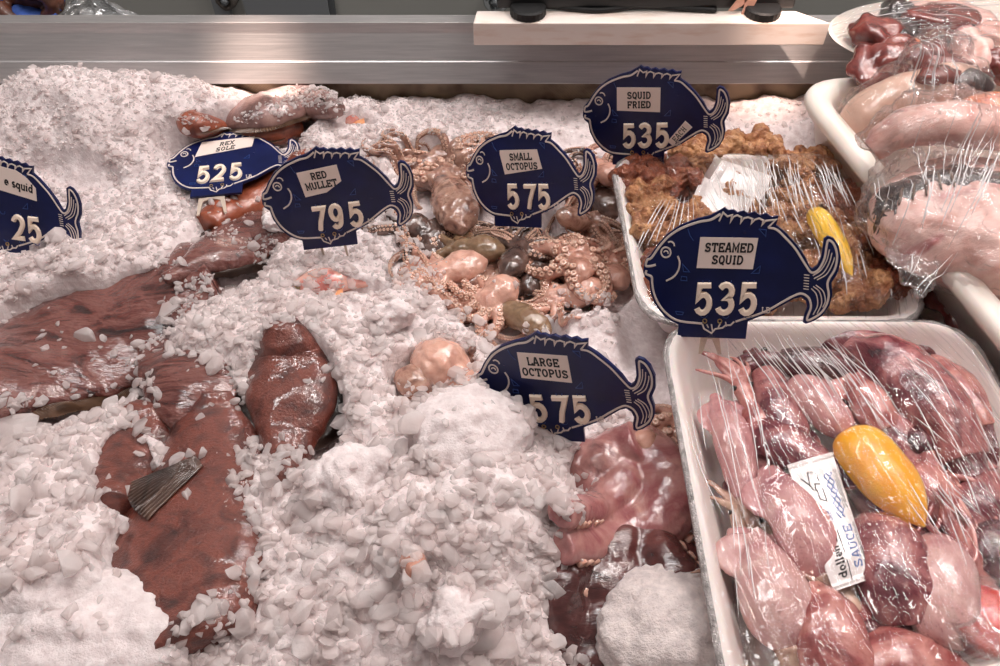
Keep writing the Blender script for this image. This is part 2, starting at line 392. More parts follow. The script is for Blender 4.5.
# ------------------------------------------------------------------ ice bed
POSE = {'steamed':((.1947,.4645,.0510),(.9485,-.2193,.2286),(-.1139,.4375,.8920)),'mullet':((-.1927,.6491,-.0079),(.9917,.1103,.0663),(-.0834,.1585,.9838)),
 'small':((.0216,.7168,-.0379),(.9084,-.3287,.2583),(-.1296,.3660,.9215)),'large':((.0497,.3963,-.0158),(.9126,-.2537,.3208),(-.2464,.2850,.9263)),
 'fried':((.1645,.7578,.0243),(.9322,-.2866,.2212),(-.1889,.1363,.9725)),'rex':((-.3496,.7501,-.0174),(.9738,.2228,-.0453),(-.2203,.9739,.0549)),
 'left':((-.5857,.6663,-.0399),(.9890,-.1451,-.0272),(.0856,.4139,.9063))}
ZONES = [(60,350,112,68,-14,.9),(140,300,48,36,0,.85),(20,388,60,26,-12,.85),
 (190,405,62,46,20,.5),(196,570,64,78,0,.95),(205,470,44,66,12,.85),(122,470,30,42,0,.85),(156,497,36,34,0,.97),(294,402,50,68,4,.95),(148,548,52,44,-20,.9),
 (255,188,48,26,-20,.9),(215,255,62,36,-20,.42),(235,225,40,25,0,.6),(258,118,68,22,-10,.8),
 (440,205,46,52,0,.92),(500,250,85,62,0,.97),(580,262,66,48,0,.97),(600,205,40,42,0,.92),(495,300,52,32,0,.92),(525,322,44,22,0,.92),(425,160,34,22,0,.6),
 (430,370,48,30,0,.97),(622,470,54,40,0,.97),(640,530,64,60,0,.97),(605,600,56,80,0,.95),(655,650,70,40,0,.4),
 (72,168,52,20,10,.35),(340,284,54,10,3,.6),(10,236,40,22,0,.45),(412,562,15,15,0,.9),(356,118,20,6,0,.6)]
def bare(px,py):
    b = np.zeros_like(px)
    for x,y,rx,ry,a,v in ZONES:
        a = math.radians(a); dx,dy = px-x,py-y; u = (dx*math.cos(a)+dy*math.sin(a))/rx; w = (-dx*math.sin(a)+dy*math.cos(a))/ry
        b = np.maximum(b, v*(1-ss(.78,1.12,np.hypot(u,w))))
    return b
MOUNDS = [(92,92,.06,.16,.085,.066),(10,110,.04,.16,.08,.03),(228,108,.02,.09,.05,.017),(420,560,.04,.125,.11,.05),(500,500,.04,.07,.07,.034),(400,430,.03,.1,.08,.024),
 (345,330,.03,.10,.075,.03),(30,520,.03,.11,.10,.045),(100,620,.03,.1,.06,.03),(225,330,.02,.07,.06,.02),(610,330,.0,.07,.06,.016),(340,130,.0,.15,.05,.006),(660,135,.0,.2,.05,.006),(790,140,0,.08,.06,.012),(70,250,.02,.15,.05,.024)]
MO = [(P(a,b,c),rx,ry,h) for a,b,c,rx,ry,h in MOUNDS]
TRAYS = [(.145,.424,.05,.467),(.13,.404,.475,.732),(.37,.9,.25,.83)]
def height(x,y,detail=True):
    z = np.zeros_like(x)
    for c,rx,ry,h in MO: z = z+h*np.exp(-((x-c[0])/rx)**2-((y-c[1])/ry)**2)
    q = proj(np.stack([x,y,z],-1)); b = bare(q[...,0],q[...,1])
    b = np.where(y < .15, 0, b)
    z = z-.038*ss(0,.9,b)
    k = np.zeros_like(x)
    for a,c,d,e in TRAYS:
        dd = np.maximum(np.maximum(a-x,x-c),np.maximum(d-y,y-e)); k = np.maximum(k,1-ss(-.01,.03,dd))
    z = z*(1-k)+k*np.minimum(z,-.012)
    b0,xa,za = [np.array(q) for q in POSE['rex']]; b0 = CAM+(b0-CAM)*.9576; nn = np.cross(za,xa); nn = nn if nn[2] < 0 else -nn
    D = np.stack([x,y,x*0],-1)-np.array([b0[0],b0[1],0]); zp = b0[2]-(D[...,0]*nn[0]+D[...,1]*nn[1])/nn[2]
    u = D[...,0]*xa[0]+D[...,1]*xa[1]; w = D[...,0]*za[0]+D[...,1]*za[1]
    ins = ss(-.085,-.065,u)*(1-ss(.09,.12,u))*ss(.01,.03,w)*(1-ss(.10,.125,w))
    z = np.where(ins > 0, z*(1-ins)+ins*np.minimum(z,zp-.012), z)
    if detail:
        Q = np.stack([x,y,x*0],-1); z = z+(1-k)*(.007*fbm(Q*22,3)+.0035*fbm(Q*75+9,2))
    return z
nx,ny = 470,240; X,Yy = np.meshgrid(np.linspace(-.95,.95,nx), np.linspace(.0,.934,ny), indexing='ij')
Z = height(X,Yy); Q = np.stack([X,Yy,Z],-1).reshape(-1,3)
F = [(i*ny+j,(i+1)*ny+j,(i+1)*ny+j+1,i*ny+j+1) for i in range(nx-1) for j in range(ny-1)]
b0 = len(Q); bot = np.array([(-.95,0,-.08),(.95,0,-.08),(.95,.934,-.08),(-.95,.934,-.08)])
Vt = np.vstack([Q,bot])
idx = lambda i,j: i*ny+j
F2 = [tuple([b0,b0+1]+[idx(i,0) for i in range(nx-1,-1,-1)]), tuple([b0+2,b0+3]+[idx(i,ny-1) for i in range(nx)]),
      tuple([b0+3,b0]+[idx(0,j) for j in range(ny)]), tuple([b0+1,b0+2]+[idx(nx-1,j) for j in range(ny-1,-1,-1)]), (b0+3,b0+2,b0+1,b0)]
mk('crushed_ice', Vt, F+F2, M['ice'], label='bed of white crushed ice under all the seafood', category='ice', kind='stuff')
COLL.append((Q,F))
def ground(x,y): return float(height(np.array([x]),np.array([y]),False)[0])

# packed lumps
LUMPS = []
def lump(px,py,z,r,rot,amp,lab,mat='lump',seed=0.):
    c = P(px,py,z); VF = blob(c,r,rot,5,amp,1.3,seed,2); VF = displace(VF,.0034,55,4,seed); VF = displace(VF,.0012,230,2,seed)
    LUMPS.append((c[0],c[1],r[0]*.85,r[1]*.85)); solid(VF); mk('packed_ice_lump', *VF, M[mat], label=lab, category='ice lump')
lump(470,437,.045,(.052,.046,.036),(.2,.1,.3),.10,'smooth white lump of packed ice in front of the LARGE OCTOPUS sign',seed=3.)
M['lump_grey'] = ice_mat('packed_ice_grey', lin(206,194,192), lin(232,220,216), 0., .45, sss=.3, bump=.9, bdist=.003, bscale=380)
lump(672,632,.010,(.060,.054,.036),(0,0,.4),.10,'greyish grainy ice lump lying on the dark octopus beside the squid tray','lump_grey',8.)
lump(88,640,.028,(.078,.048,.026),(.0,.05,-.1),.13,'flat white ice slab at the front corner beside the brown flatfish',seed=5.)
lump(352,478,.04,(.038,.034,.026),(.2,0,.5),.2,'angular white ice block below the small brown flatfish',seed=11.)
lump(395,255+60,.03,(.022,.016,.014),(0,0,.5),.2,'small white ice lump between the red mullet sign and pink octopus',seed=14.)
lump(277,222,.02,(.02,.014,.012),(0,0,.2),.2,'clear white ice piece just left of the RED MULLET sign',seed=16.)
lump(455,618,.05,(.028,.02,.02),(.4,0,.3),.2,'rounded ice nugget low on the central ice mound',seed=18.)

# ------------------------------------------------------------------ fish signs
W0 = .158; SU = W0/932; VS = 1.12
OUT = [(10,305),(20,270),(48,248),(80,205),(130,155),(200,112),(280,86),(340,74),(378,56),(410,38),(428,52),(452,50),(472,64),(500,56),(522,70),(552,62),(575,78),(604,70),(625,86),(658,82),(648,122),(690,155),(740,208),(785,268),(806,312),(818,322),(838,308),(855,268),(860,220),(862,188),(880,176),(905,186),(930,220),(943,275),(935,335),(908,385),(914,440),(905,490),(875,540),(835,567),(800,580),(786,572),(790,540),(802,500),(795,470),(772,452),(740,460),(690,490),(620,532),(560,556),(525,572),(515,660),(170,655),(178,592),(110,557),(65,500),(40,435),(36,375),(14,355),(6,330)]
LINES = [([(72,296),(45,302),(22,300),(30,272),(52,262),(95,208),(145,160),(210,124),(290,99),(345,91),(392,66)],11),
 ([(24,322),(20,340),(48,354),(50,385),(57,435),(80,490),(122,540),(182,574),(300,586)],11),
 ([(385,98),(404,60),(424,78),(446,72),(438,104),(452,80),(470,74),(490,84),(486,108),(500,88),(520,84),(540,92),(535,112),(550,96),(570,90),(590,100),(584,120),(600,102),(622,100),(646,98),(612,132)],8),
 ([(612,132),(650,142),(690,178),(740,232),(790,308),(816,338),(846,325),(870,275),(877,215),(884,194),(908,212),(925,262),(919,322),(890,382),(898,440),(890,488),(864,530),(814,562),(805,550),(820,500),(808,456),(775,436),(740,446),(690,474),(620,516),(555,543),(465,574)],10),
 ([(300,588),(308,612),(345,634),(364,612),(400,606),(416,592),(440,592),(458,574)],8),([(345,588),(350,620)],7),([(392,578),(376,612)],7),([(415,575),(420,598)],6),([(322,590),(330,606)],6),
 ([(183,255),(192,285),(185,322),(160,355),(122,374)],9),([(138,190),(152,187),(165,196),(168,208)],7),
 ([(828,366),(868,340),(892,295),(902,250)],5),([(842,372),(884,345),(908,296),(914,270)],5),([(822,352),(856,328),(880,285),(890,235)],5),
 ([(826,402),(856,428),(868,480),(850,530)],5),([(838,396),(872,425),(884,470),(874,500)],5),([(818,412),(842,440),(850,490),(832,535)],5)]
LINES += [([(782,348+13*i),(806,351+13*i)],4) for i in range(6)]
def circ(c,r,n=20): return [(c[0]+r*math.cos(2*PI*i/n),c[1]+r*math.sin(2*PI*i/n)) for i in range(n)]
def ribbon(poly, w, d0, d1, closed=False, bev=.25):
    p = np.asarray(poly,float); n = len(p)
    if closed: t = np.roll(p,-1,0)-np.roll(p,1,0)
    else: t = np.gradient(p,axis=0)
    t /= np.linalg.norm(t,axis=1)[:,None]+1e-9; nn = np.column_stack([-t[:,1],t[:,0]])
    seg = np.diff(np.vstack([p,p[:1]]) if closed else p, axis=0); sn = np.column_stack([-seg[:,1],seg[:,0]])/(np.linalg.norm(seg,axis=1)[:,None]+1e-9)
    if closed: t2 = sn+np.roll(sn,1,0)
    else: t2 = np.vstack([sn[:1],sn[1:]+sn[:-1],sn[-1:]])
    l2 = np.linalg.norm(t2,axis=1)[:,None]; nn = np.where(l2 > 1e-6, t2/(l2+1e-9), nn)
    dots = np.clip((nn*np.vstack([sn,sn[-1:]])[:n]).sum(1), .42, 1); nn = nn/dots[:,None]
    V = []
    for i in range(n):
        for s,d in ((-.5,d0),(-.5+bev*.6,d1),(.5-bev*.6,d1),(.5,d0)):
            q = p[i]+nn[i]*w*s; V.append((q[0],q[1],d))
    F = []
    for i in range(n if closed else n-1):
        k = (i+1)%n
        for j in range(4): F.append((i*4+j,i*4+(j+1)%4,k*4+(j+1)%4,k*4+j))
    if not closed: F += [(0,1,2,3),tuple(range((n-1)*4,n*4))[::-1]]
    return np.array(V), F
def arc(cx,cy,rx,ry,a0,a1,n=9): return [(cx+rx*math.cos(math.radians(a0+(a1-a0)*i/(n-1))), cy+ry*math.sin(math.radians(a0+(a1-a0)*i/(n-1)))) for i in range(n)]
DIG = {'5':[(.95,.93),(.2,.93),(.14,.52)]+arc(.48,.33,.44,.30,125,-150,12),
 '7':[(.02,.92),(.96,.92),(.80,.68),(.58,.35),(.46,.0)],
 '3':arc(.48,.73,.40,.22,150,-70,9)+arc(.48,.29,.46,.25,70,-160,11),
 '2':arc(.5,.70,.42,.25,165,-25,10)+[(.60,.34),(.10,.07),(1.0,.07)],
 '9':arc(.5,.66,.40,.29,-20,-370,16)+[(.90,.5),(.84,.22)]+arc(.5,.25,.34,.2,-20,-150,6)}
G = {'A':[[(.2,0),(1.7,6),(2.3,6),(3.8,0)],[(.9,2),(3.1,2)],[(-.4,.3),(1.2,.3)],[(2.8,.3),(4.4,.3)]],
 'B':[[(.6,0),(.6,6)],[(0,5.7),(2.4,5.7)]+arc(2.4,4.4,1.2,1.2,80,-80,6)+[(.6,3.1)],[(2.4,3.1)]+arc(2.4,1.7,1.4,1.4,80,-90,6)+[(0,.3)]],
 'C':[arc(2.1,3,1.7,2.7,50,310,14),[(3.4,5.9),(3.4,4)]],
 'D':[[(.6,0),(.6,6)],[(0,5.7),(2,5.7)]+arc(2,3,1.8,2.7,85,-85,10)+[(0,.3)]],
 'E':[[(.6,0),(.6,6)],[(0,5.7),(3.7,5.7),(3.7,4.4)],[(.6,3),(2.6,3)],[(2.6,3.9),(2.6,2.1)],[(0,.3),(3.7,.3),(3.7,1.6)]],
 'F':[[(.6,0),(.6,6)],[(0,5.7),(3.7,5.7),(3.7,4.2)],[(.6,3),(2.6,3)],[(2.6,3.9),(2.6,2.1)],[(-.1,.3),(1.7,.3)]],
 'G':[arc(2.1,3,1.7,2.7,50,330,14)+[(3.6,2.6),(2.2,2.6)],[(3.4,5.9),(3.4,4.2)]],
 'H':[[(.6,0),(.6,6)],[(3.4,0),(3.4,6)],[(.6,3),(3.4,3)],[(-.1,.3),(1.3,.3)],[(2.7,.3),(4.1,.3)],[(-.1,5.7),(1.3,5.7)],[(2.7,5.7),(4.1,5.7)]],
 'I':[[(1.2,0),(1.2,6)],[(.2,.3),(2.2,.3)],[(.2,5.7),(2.2,5.7)]],
 'L':[[(.7,0),(.7,6)],[(0,5.7),(1.6,5.7)],[(0,.3),(3.6,.3),(3.6,1.9)]],
 'M':[[(.5,0),(.5,6),(2.3,1.6),(4.1,6),(4.1,0)],[(-.2,.3),(1.2,.3)],[(3.4,.3),(4.8,.3)],[(-.2,5.7),(.8,5.7)],[(3.9,5.7),(4.8,5.7)]],
 'N':[[(.5,0),(.5,6),(3.4,0),(3.4,6)],[(-.2,.3),(1.2,.3)],[(2.7,5.7),(4.1,5.7)]],
 'O':[arc(2,3,1.65,2.7,90,450,20)],'Q':[arc(2,3,1.65,2.7,90,450,20),[(1.8,1.4),(3.6,-.6)]],
 'P':[[(.7,0),(.7,6)],[(0,5.7),(2.2,5.7)]+arc(2.2,4.2,1.4,1.5,85,-85,8)+[(.7,2.7)],[(0,.3),(1.7,.3)]],
 'R':[[(.7,0),(.7,6)],[(0,5.7),(2.2,5.7)]+arc(2.2,4.3,1.3,1.4,85,-85,8)+[(.7,2.9)],[(2,2.9),(3.4,.3),(4.1,.3)],[(0,.3),(1.5,.3)]],
 'S':[arc(2,4.35,1.5,1.35,40,270,10)+arc(2,1.65,1.6,1.35,90,-140,10),[(3.3,5.9),(3.3,4.4)],[(.5,1.6),(.5,.1)]],
 'T':[[(2,0),(2,6)],[(.2,4.2),(.2,5.7),(3.8,5.7),(3.8,4.2)],[(1,.3),(3,.3)]],
 'U':[[(.6,6),(.6,2)]+arc(2,1.9,1.4,1.6,180,360,10)+[(3.4,6)],[(-.1,5.7),(1.3,5.7)],[(2.7,5.7),(4.1,5.7)]],
 'V':[[(.4,6),(2,0),(3.6,6)]],'K':[[(.6,0),(.6,6)],[(3.4,6),(.6,2.6)],[(1.5,3.6),(3.6,0)]],
 'X':[[(.4,0),(3.6,6)],[(.4,6),(3.6,0)],[(-.2,.3),(1.2,.3)],[(2.8,.3),(4.2,.3)],[(-.2,5.7),(1.2,5.7)],[(2.8,5.7),(4.2,5.7)]],
 '.':[[(.3,.35),(1,.35)]],"'":[[(.4,6),(.4,4.6)]],
 'e':[[(.7,2.1),(3.2,2.1)]+arc(1.95,2,1.35,1.8,0,310,12)],
 's':[arc(1.7,3,1.1,.95,45,270,8)+arc(1.7,1.1,1.2,.95,90,-145,8)],
 'q':[arc(1.7,2,1.25,1.75,30,330,12),[(3.1,4),(3.1,-2)],[(2.4,-1.8),(3.8,-1.8)]],
 'u':[[(.1,3.7),(.7,3.7),(.7,1.4)]+arc(1.8,1.3,1.1,1.1,180,340,6),[(2.3,3.7),(3,3.7),(3,.2),(3.7,.2)]],
 'i':[[(0,3.6),(.8,3.6),(.8,.3)],[(0,.3),(1.6,.3)],[(.7,5.2),(.9,5.9)]],
 'd':[arc(1.7,2,1.25,1.75,30,330,12),[(2.3,5.8),(3.1,5.8),(3.1,.2),(3.8,.2)]],
 'l':[[(.2,5.8),(.8,5.8),(.8,.3)],[(0,.3),(1.6,.3)]],'o':[arc(1.8,2,1.3,1.75,90,450,14)],
 'n':[[(0,3.7),(.7,3.7),(.7,.2)],[(.7,2.8)]+arc(1.8,2.5,1.1,1.2,140,0,6)+[(2.9,.2)]]}
ADV = {'I':3.2,'M':5.6,'.':1.8,"'":1.4,'i':2.3,'l':2.3,' ':2.6,'L':4.5,'e':4.1,'s':3.7,'o':4.2,'n':4.1,'d':4.3,'q':4.3,'u':4.3}
def text(s, w=1.0, stretch=1.):
    """ribbons in em units: returns list of polylines (x right, y up, cap height 6) and total width"""
    x = 0; out = []
    for ch in s:
        for pl in G.get(ch,[]): out.append([(x+a*stretch,b) for a,b in pl])
        x += ADV.get(ch,5.0)*stretch
    return out, x-1.0
SIGNP = []
def sign(key, digits, dx, quad, lines, label, th=42, tc=None, ang=0., shear=0., prong=None, each=None, lbx=None, ghosts=True, stretch=1.):
    b,xa,za = [np.array(q) for q in POSE[key]]; b = CAM+(b-CAM)*.9576
    ya = np.cross(za,xa); SIGNP.append((b,xa,ya,za))
    def w3(V, base=0.):   # (u,v,depth towards the viewer)
        V = np.asarray(V,float); return b+((V[:,0]-340)*SU)[:,None]*xa+((655-V[:,1])*SU*VS)[:,None]*za-(V[:,2]+base)[:,None]*ya
    R = root('price_sign', label, 'sign', b, 'fish-shaped price signs')
    def part(name, VF, mat, parent=R, **k): return mk(name, w3(VF[0]), VF[1], mat, parent, **k)
    o2 = np.array(OUT,float); n = len(o2)
    dense = [];
    rg = lambda d: np.column_stack([o2,np.full(n,d)])
    part('plate', loft([rg(-.0015),rg(.0015)]), M['navy'], smooth=False)
    T = .0015; RR = []
    for pl,w in LINES:
        q = spline(pl, max(2,4*len(pl))) if len(pl) > 2 and w != 8 else np.array(pl,float)
        RR.append(ribbon(q, w*1.12, T-.0002, T+.0004))
    part('fish_outline', cat(RR), M['line'], smooth=False)
    E = [ribbon(circ((125,237),24),9,T-.0002,T+.0004,True), ribbon(arc(125,240,11,10,200,380,8),7,T-.0002,T+.0004)]
    part('eye', cat(E), M['line'], smooth=False)
    gh = []
    if ghosts:
        for x in dx:
            gh += [ribbon(arc(x+50,375,16,14,-10,190,10)[::-1],4,T-.0002,T+.0005), ribbon(arc(x+38,545,16,12,0,180,10),4,T-.0002,T+.0005)]
        gh += [ribbon([(205,292),(240,332),(210,330),(205,292)],4,T-.0002,T+.0005), ribbon([(580,305),(540,340),(575,340),(580,305)],4,T-.0002,T+.0005),ribbon([(570,138),(604,142),(602,172),(570,138)],4,T-.0002,T+.0005),
               ribbon([(195,372),(200,352),(225,356),(226,374),(195,372)],4,T-.0002,T+.0005), ribbon([(165,526),(205,530),(200,542),(170,540),(165,526)],4,T-.0002,T+.0005), ribbon([(235,130),(245,160),(262,185)],4,T-.0002,T+.0005)]
        for k_,g_ in enumerate(gh): part('digit_slot' if k_ < 2*len(dx) else 'moulded_mark', g_, M['ghost'], smooth=False)
    for ch,x in zip(digits,dx):
        if ch == ' ': continue
        q = [(x+74*px_+14*(py_-.5)*1.0, 536-150*py_) for px_,py_ in DIG[ch]]
        part('price_digit', ribbon(q, 31, T-.0002, T+.0024, bev=.3), M['digit'], label='raised ivory digit '+ch, angle=40)
    L = lbx if lbx else dx[-1]+104
    tl,_ = text('LB.'); part('unit_lettering', cat([ribbon([(L+a*4.6,530-c*4.6) for a,c in pl],5.2,T-.0002,T+.0004) for pl in tl]), M['line'], smooth=False)
    for x in (312,387):
        part('eyelet', cat([ribbon(circ((x,572),10,14),5,T-.0002,T+.0008,True)]), M['brass'], smooth=False)
    q = np.array(quad,float); nq = len(q)
    lb = part('name_label', loft([np.column_stack([q,np.full(nq,T-.0002)]),np.column_stack([q,np.full(nq,T+.0006)])]), M['label'], smooth=False)
    c = np.array(tc if tc else q.mean(0)); ca,sa = math.cos(ang),math.sin(ang); let = []
    for i,s in enumerate(lines):
        tl,wd = text(s, 1, stretch); k = th/6.
        yb = (i-(len(lines)-1)/2)*th*1.42+th*.5
        for pl in tl:
            r = []
            for a,e in pl:
                x,y = (a-wd/2)*k*.98, yb-e*k; x += -shear*(y); r.append((c[0]+ca*x-sa*y, c[1]+sa*x+ca*y))
            let.append(ribbon(r, k*1.42, T+.0004, T+.0009))
    part('lettering', cat(let), M['ink'], lb, smooth=False)
    if each:
        q = np.array(each,float); t = part('unit_label', loft([np.column_stack([q,np.full(4,T-.0002)]),np.column_stack([q,np.full(4,T+.0012)])]), M['label'], smooth=False)
        tl,wd = text('EACH'); c = q.mean(0); a0 = math.atan2(q[1][1]-q[0][1],q[1][0]-q[0][0]); ca,sa = math.cos(a0),math.sin(a0); k = 5.6; let = []
        for pl in tl: let.append(ribbon([(c[0]+ca*(a-wd/2)*k+sa*(3-e)*-k*1., c[1]+sa*(a-wd/2)*k+ca*(3-e)*k) for a,e in pl], k*.9, T+.001, T+.0015))
        part('lettering', cat(let), M['ink'], t, smooth=False)
    if prong:
        u0,u1,d = prong; pr = []
        for s_ in ((u0,u0+22,u0-8,u0),(u1-22,u1,u1+2,u1+10)):
            pass
        q = np.array([(u0,640),(u1,640),(u1+14,640+d),(u1-4,640+d),(u1-26,690),((u0+u1)/2+12,672),((u0+u1)/2-12,672),(u0+26,690),(u0+4,640+d),(u0-14,640+d)],float)
        part('prong', loft([np.column_stack([q,np.full(len(q),-.0032)]),np.column_stack([q,np.full(len(q),-.0016)])]), M['prong'], smooth=False)
    else:
        for x in (270,420): part('prong', loft([np.column_stack([[(x,640),(x+20,640),(x+12,800),(x+8,800)],np.full(4,-.0032)]),np.column_stack([[(x,640),(x+20,640),(x+12,800),(x+8,800)],np.full(4,-.0016)])]), M['prong'], smooth=False)
sign('steamed','535',(270,378,487),[(295,168),(568,178),(545,320),(275,312)],['STEAMED','SQUID'],'navy fish-shaped price sign reading STEAMED SQUID 535 in the front squid tray',40,(428,247),.03,.1,prong=(290,380,110))
sign('mullet','795',(283,388,510),[(259,171),(504,151),(509,249),(406,306),(273,320)],['RED','MULLET'],'navy fish-shaped price sign reading RED MULLET 795 stuck in the ice',40,(385,228),-.05)
sign('small','575',(300,420,525),[(285,178),(549,176),(571,291),(300,324),(281,200)],['SMALL','OCTOPUS'],'navy fish-shaped price sign reading SMALL OCTOPUS 575',40,(428,246),-.02)
sign('large','575',(272,393,503),[(282,143),(537,164),(528,310),(267,284)],['LARGE','OCTOPUS'],'navy fish-shaped price sign reading LARGE OCTOPUS 575, half buried in ice',42,(402,226),.07)
sign('fried','535',(264,368,480),[(252,158),(526,169),(513,316),(238,299)],['SQUID','FRIED'],'navy fish-shaped price sign reading SQUID FRIED 535 EACH on the back tray',40,(385,238),.02,.05,each=[(552,501),(669,374),(711,414),(583,528)],lbx=592)
sign('rex','525',(222,330,445),[(247,135),(625,123),(601,225),(200,278)],['REX','SOLE'],'wet navy fish-shaped price sign reading REX SOLE 525, leaning far back',35,(420,195),-.1,.35,prong=(225,395,170),stretch=1.25)
sign('left',' 25',(345,452,560),[(180,70),(540,118),(600,150),(655,210),(648,285),(170,205)],['e squid'],'navy fish-shaped price sign cut off by the left edge, label ending in squid',46,(540,200),.17)
#PART3
# ------------------------------------------------------------------ flatfish
M['brown'] = flesh('brown_fish_skin', [lin(50,20,16),lin(90,40,30),lin(120,60,46),lin(74,31,25)], 44, .32, .9, .9, 420, .0018, sss=.08)
M['umber'] = flesh('umber_fish_skin', [lin(34,18,17),lin(88,40,34),lin(126,78,70),lin(98,46,39),lin(46,24,22)], 24, .26, 1., 1., 170, .004, sss=.04, aniso=(.55,1.6,1), dist=1.2)
M['greyfish'] = flesh('grey_purple_fish_skin', [lin(72,50,46),lin(140,104,98),lin(168,134,124)], 34, .3, 1., .6, 260, .0015, sss=.06)
M['rust'] = flesh('rust_fish_skin', [lin(92,40,26),lin(150,76,50),lin(168,96,68)], 40, .32, .8, .6, 360, .001, sss=.08)
M['fin'] = flesh('dark_fin', [lin(26,18,16),lin(58,42,36),lin(78,60,50)], 60, .35, .8, .5, 300, .001, sss=.0)
M['finb'] = flesh('brown_fin', [lin(50,32,24),lin(96,70,52),lin(112,84,66)], 60, .35, .8, .5, 300, .001, sss=.0)
M['fin_ray'] = flesh('ribbed_fin', [lin(44,32,29),lin(86,66,58),lin(112,88,76)], 60, .3, .9, .5, 300, .001, sss=0., aniso=(1,.3,1))
M['pupil'] = plain('fish_pupil', lin(12,12,12), .08, 0, Coat_Weight=1.)
M['iris'] = plain('fish_iris', lin(120,104,70), .2, 0, Coat_Weight=1.)
def Gp(px,py,dz=0.):
    z = 0.
    for _ in range(6):
        q = P(px,py,z); z = ground(q[0],q[1])+dz
    return P(px,py,z)
def frame(path):
    T = np.gradient(path,axis=0); T /= np.linalg.norm(T,axis=1)[:,None]
    B = np.cross(T,(0,0,1.)); B /= np.linalg.norm(B,axis=1)[:,None]; U = np.cross(B,T); return T,B,U
def finstrip(path,B,U,edge,side,t0,t1,fw,ray=150,droop=.25,thick=.0012):
    t = np.linspace(t0,t1,ray*2); k = t*(len(path)-1)
    ip = lambda A: np.column_stack([np.interp(k,np.arange(len(path)),A[:,i]) for i in range(3)])
    p,b,u = ip(path),ip(B),ip(U); e = np.interp(k,np.arange(len(path)),edge)
    s = np.sin(PI*(t-t0)/(t1-t0))**.5; zig = np.where(np.arange(len(t))%2,1,-1)*.0009
    w = fw*s*(1+.12*vnoise(np.column_stack([t*40,t*0,t*0])))
    R = []
    for f in (-.25,.0,.35,.7,1.):
        o = p+side*b*(e*.93+w*f)[:,None]+u*(-droop*w*max(f,0)+zig*min(1,max(f,0)*2))[:,None]; R.append(o)
    top = R; botm = [r-u*thick*(1-.6*i/4) for i,r in enumerate(R)]
    rings = np.array(top+botm[::-1]); m = len(t); V = rings.transpose(1,0,2).reshape(-1,3); q = 10; F = []
    for i in range(m-1):
        for j in range(q): F.append((i*q+j,i*q+(j+1)%q,(i+1)*q+(j+1)%q,(i+1)*q+j))
    F += [tuple(range(q)),tuple(range((m-1)*q,m*q))[::-1]]
    return V,F
def flatfish(label, pts, w, th, mat, fmat='fin', prof=(.10,.55,.82,.97,1,.97,.85,.66,.42,.22,.16), fins=(1,-1), fw=.022, tail=True, head=True, lift=0., seed=0., frange=(.14,.86), ridge=.002, droop=.25):
    path = spline([Gp(a,b,dz+th*.30+lift) for a,b,dz in pts], 70); path = spline(path[::7], 70)
    T,B,U = frame(path); ed = interp(np.array(prof),70)*w/2; n = 36; a = np.arange(n)*2*PI/n
    hh = np.minimum(th/2, ed*.8)*(1-.0*ed)
    cs = np.sign(np.cos(a))*np.abs(np.cos(a))**.85; sn = np.sign(np.sin(a))*np.abs(np.sin(a))**1.15
    V = path[:,None]+ed[:,None,None]*cs[None,:,None]*B[:,None]+hh[:,None,None]*sn[None,:,None]*U[:,None]
    V = V.reshape(-1,3); F = [(i*n+j,i*n+(j+1)%n,(i+1)*n+(j+1)%n,(i+1)*n+j) for i in range(69) for j in range(n)]+[tuple(range(n))[::-1],tuple(range(69*n,70*n))]
    VF = displace((V,F), ridge, 38, 3, seed); solid(VF)
    c = path[35]; r = root('flatfish', label, 'fish', (c[0],c[1],c[2]-th/2), 'flatfish in the ice')
    mk('body', *VF, M[mat], r)
    for sd in fins: mk('fin', *finstrip(path,B,U,ed,sd,frange[0],frange[1],fw,droop=droop), M[fmat], r, smooth=False)
    if tail:
        p0,t0,b0,u0 = path[-1],T[-1],B[-1],U[-1]
        def tf(u,v):
            an = (u-.5)*1.3; rr = .002+v*w*.38; z = .001*np.sign(np.sin(u*46*PI))*v
            return p0-t0*.008+(np.cos(an)*rr)[...,None]*t0+(np.sin(an)*rr*1.1+ (u-.5)*w*.14)[...,None]*b0+(z+.002-v*.006)[...,None]*u0
        o = mk('tail_fin', *grid(tf,93,8), M[fmat], r, smooth=False); o.modifiers.new('s','SOLIDIFY').thickness = .0012
    if head:
        for s_,f in ((.14,9),(-.16,11)):
            q = path[f]+B[f]*w*.5*s_+U[f]*hh[f]*.95
            e = mk('eye', *blob(q,(w*.055,w*.055,w*.05),s=3), M['iris'], r); mk('pupil', *blob(q+U[f]*w*.032,(w*.03,w*.03,w*.024),s=2), M['pupil'], e)
        mp = spline([path[1]+B[1]*ed[1]*-.8+U[1]*hh[1]*.3,path[4]+B[4]*ed[4]*-.35+U[4]*hh[4]*.98,path[7]+B[7]*ed[7]*-.55+U[7]*hh[7]*.85],14); mk('mouth', *tube(mp,[.0012],6), M['fin'], r)
        g = [path[16]+B[16]*ed[16]*s_+U[16]*hh[16]*(1-abs(s_)**2.2)+T[16]*.012*(1-s_*s_) for s_ in np.linspace(-.75,.75,12)]
        mk('gill_cover', *tube(spline(g,30),[.0018],6), M[mat], r)
    return r,path,T,B,U,ed
flatfish('large wet brown flatfish at the left edge, streaked with grey ice', [(215,272,-.004),(150,305,-.001),(60,355,.0),(-40,405,-.004),(-130,450,-.004)], .175, .046, 'umber','finb', fw=.024, prof=(.55,.75,.9,.98,1,1,.92,.75,.5,.3,.18), head=False, seed=3., ridge=.004)
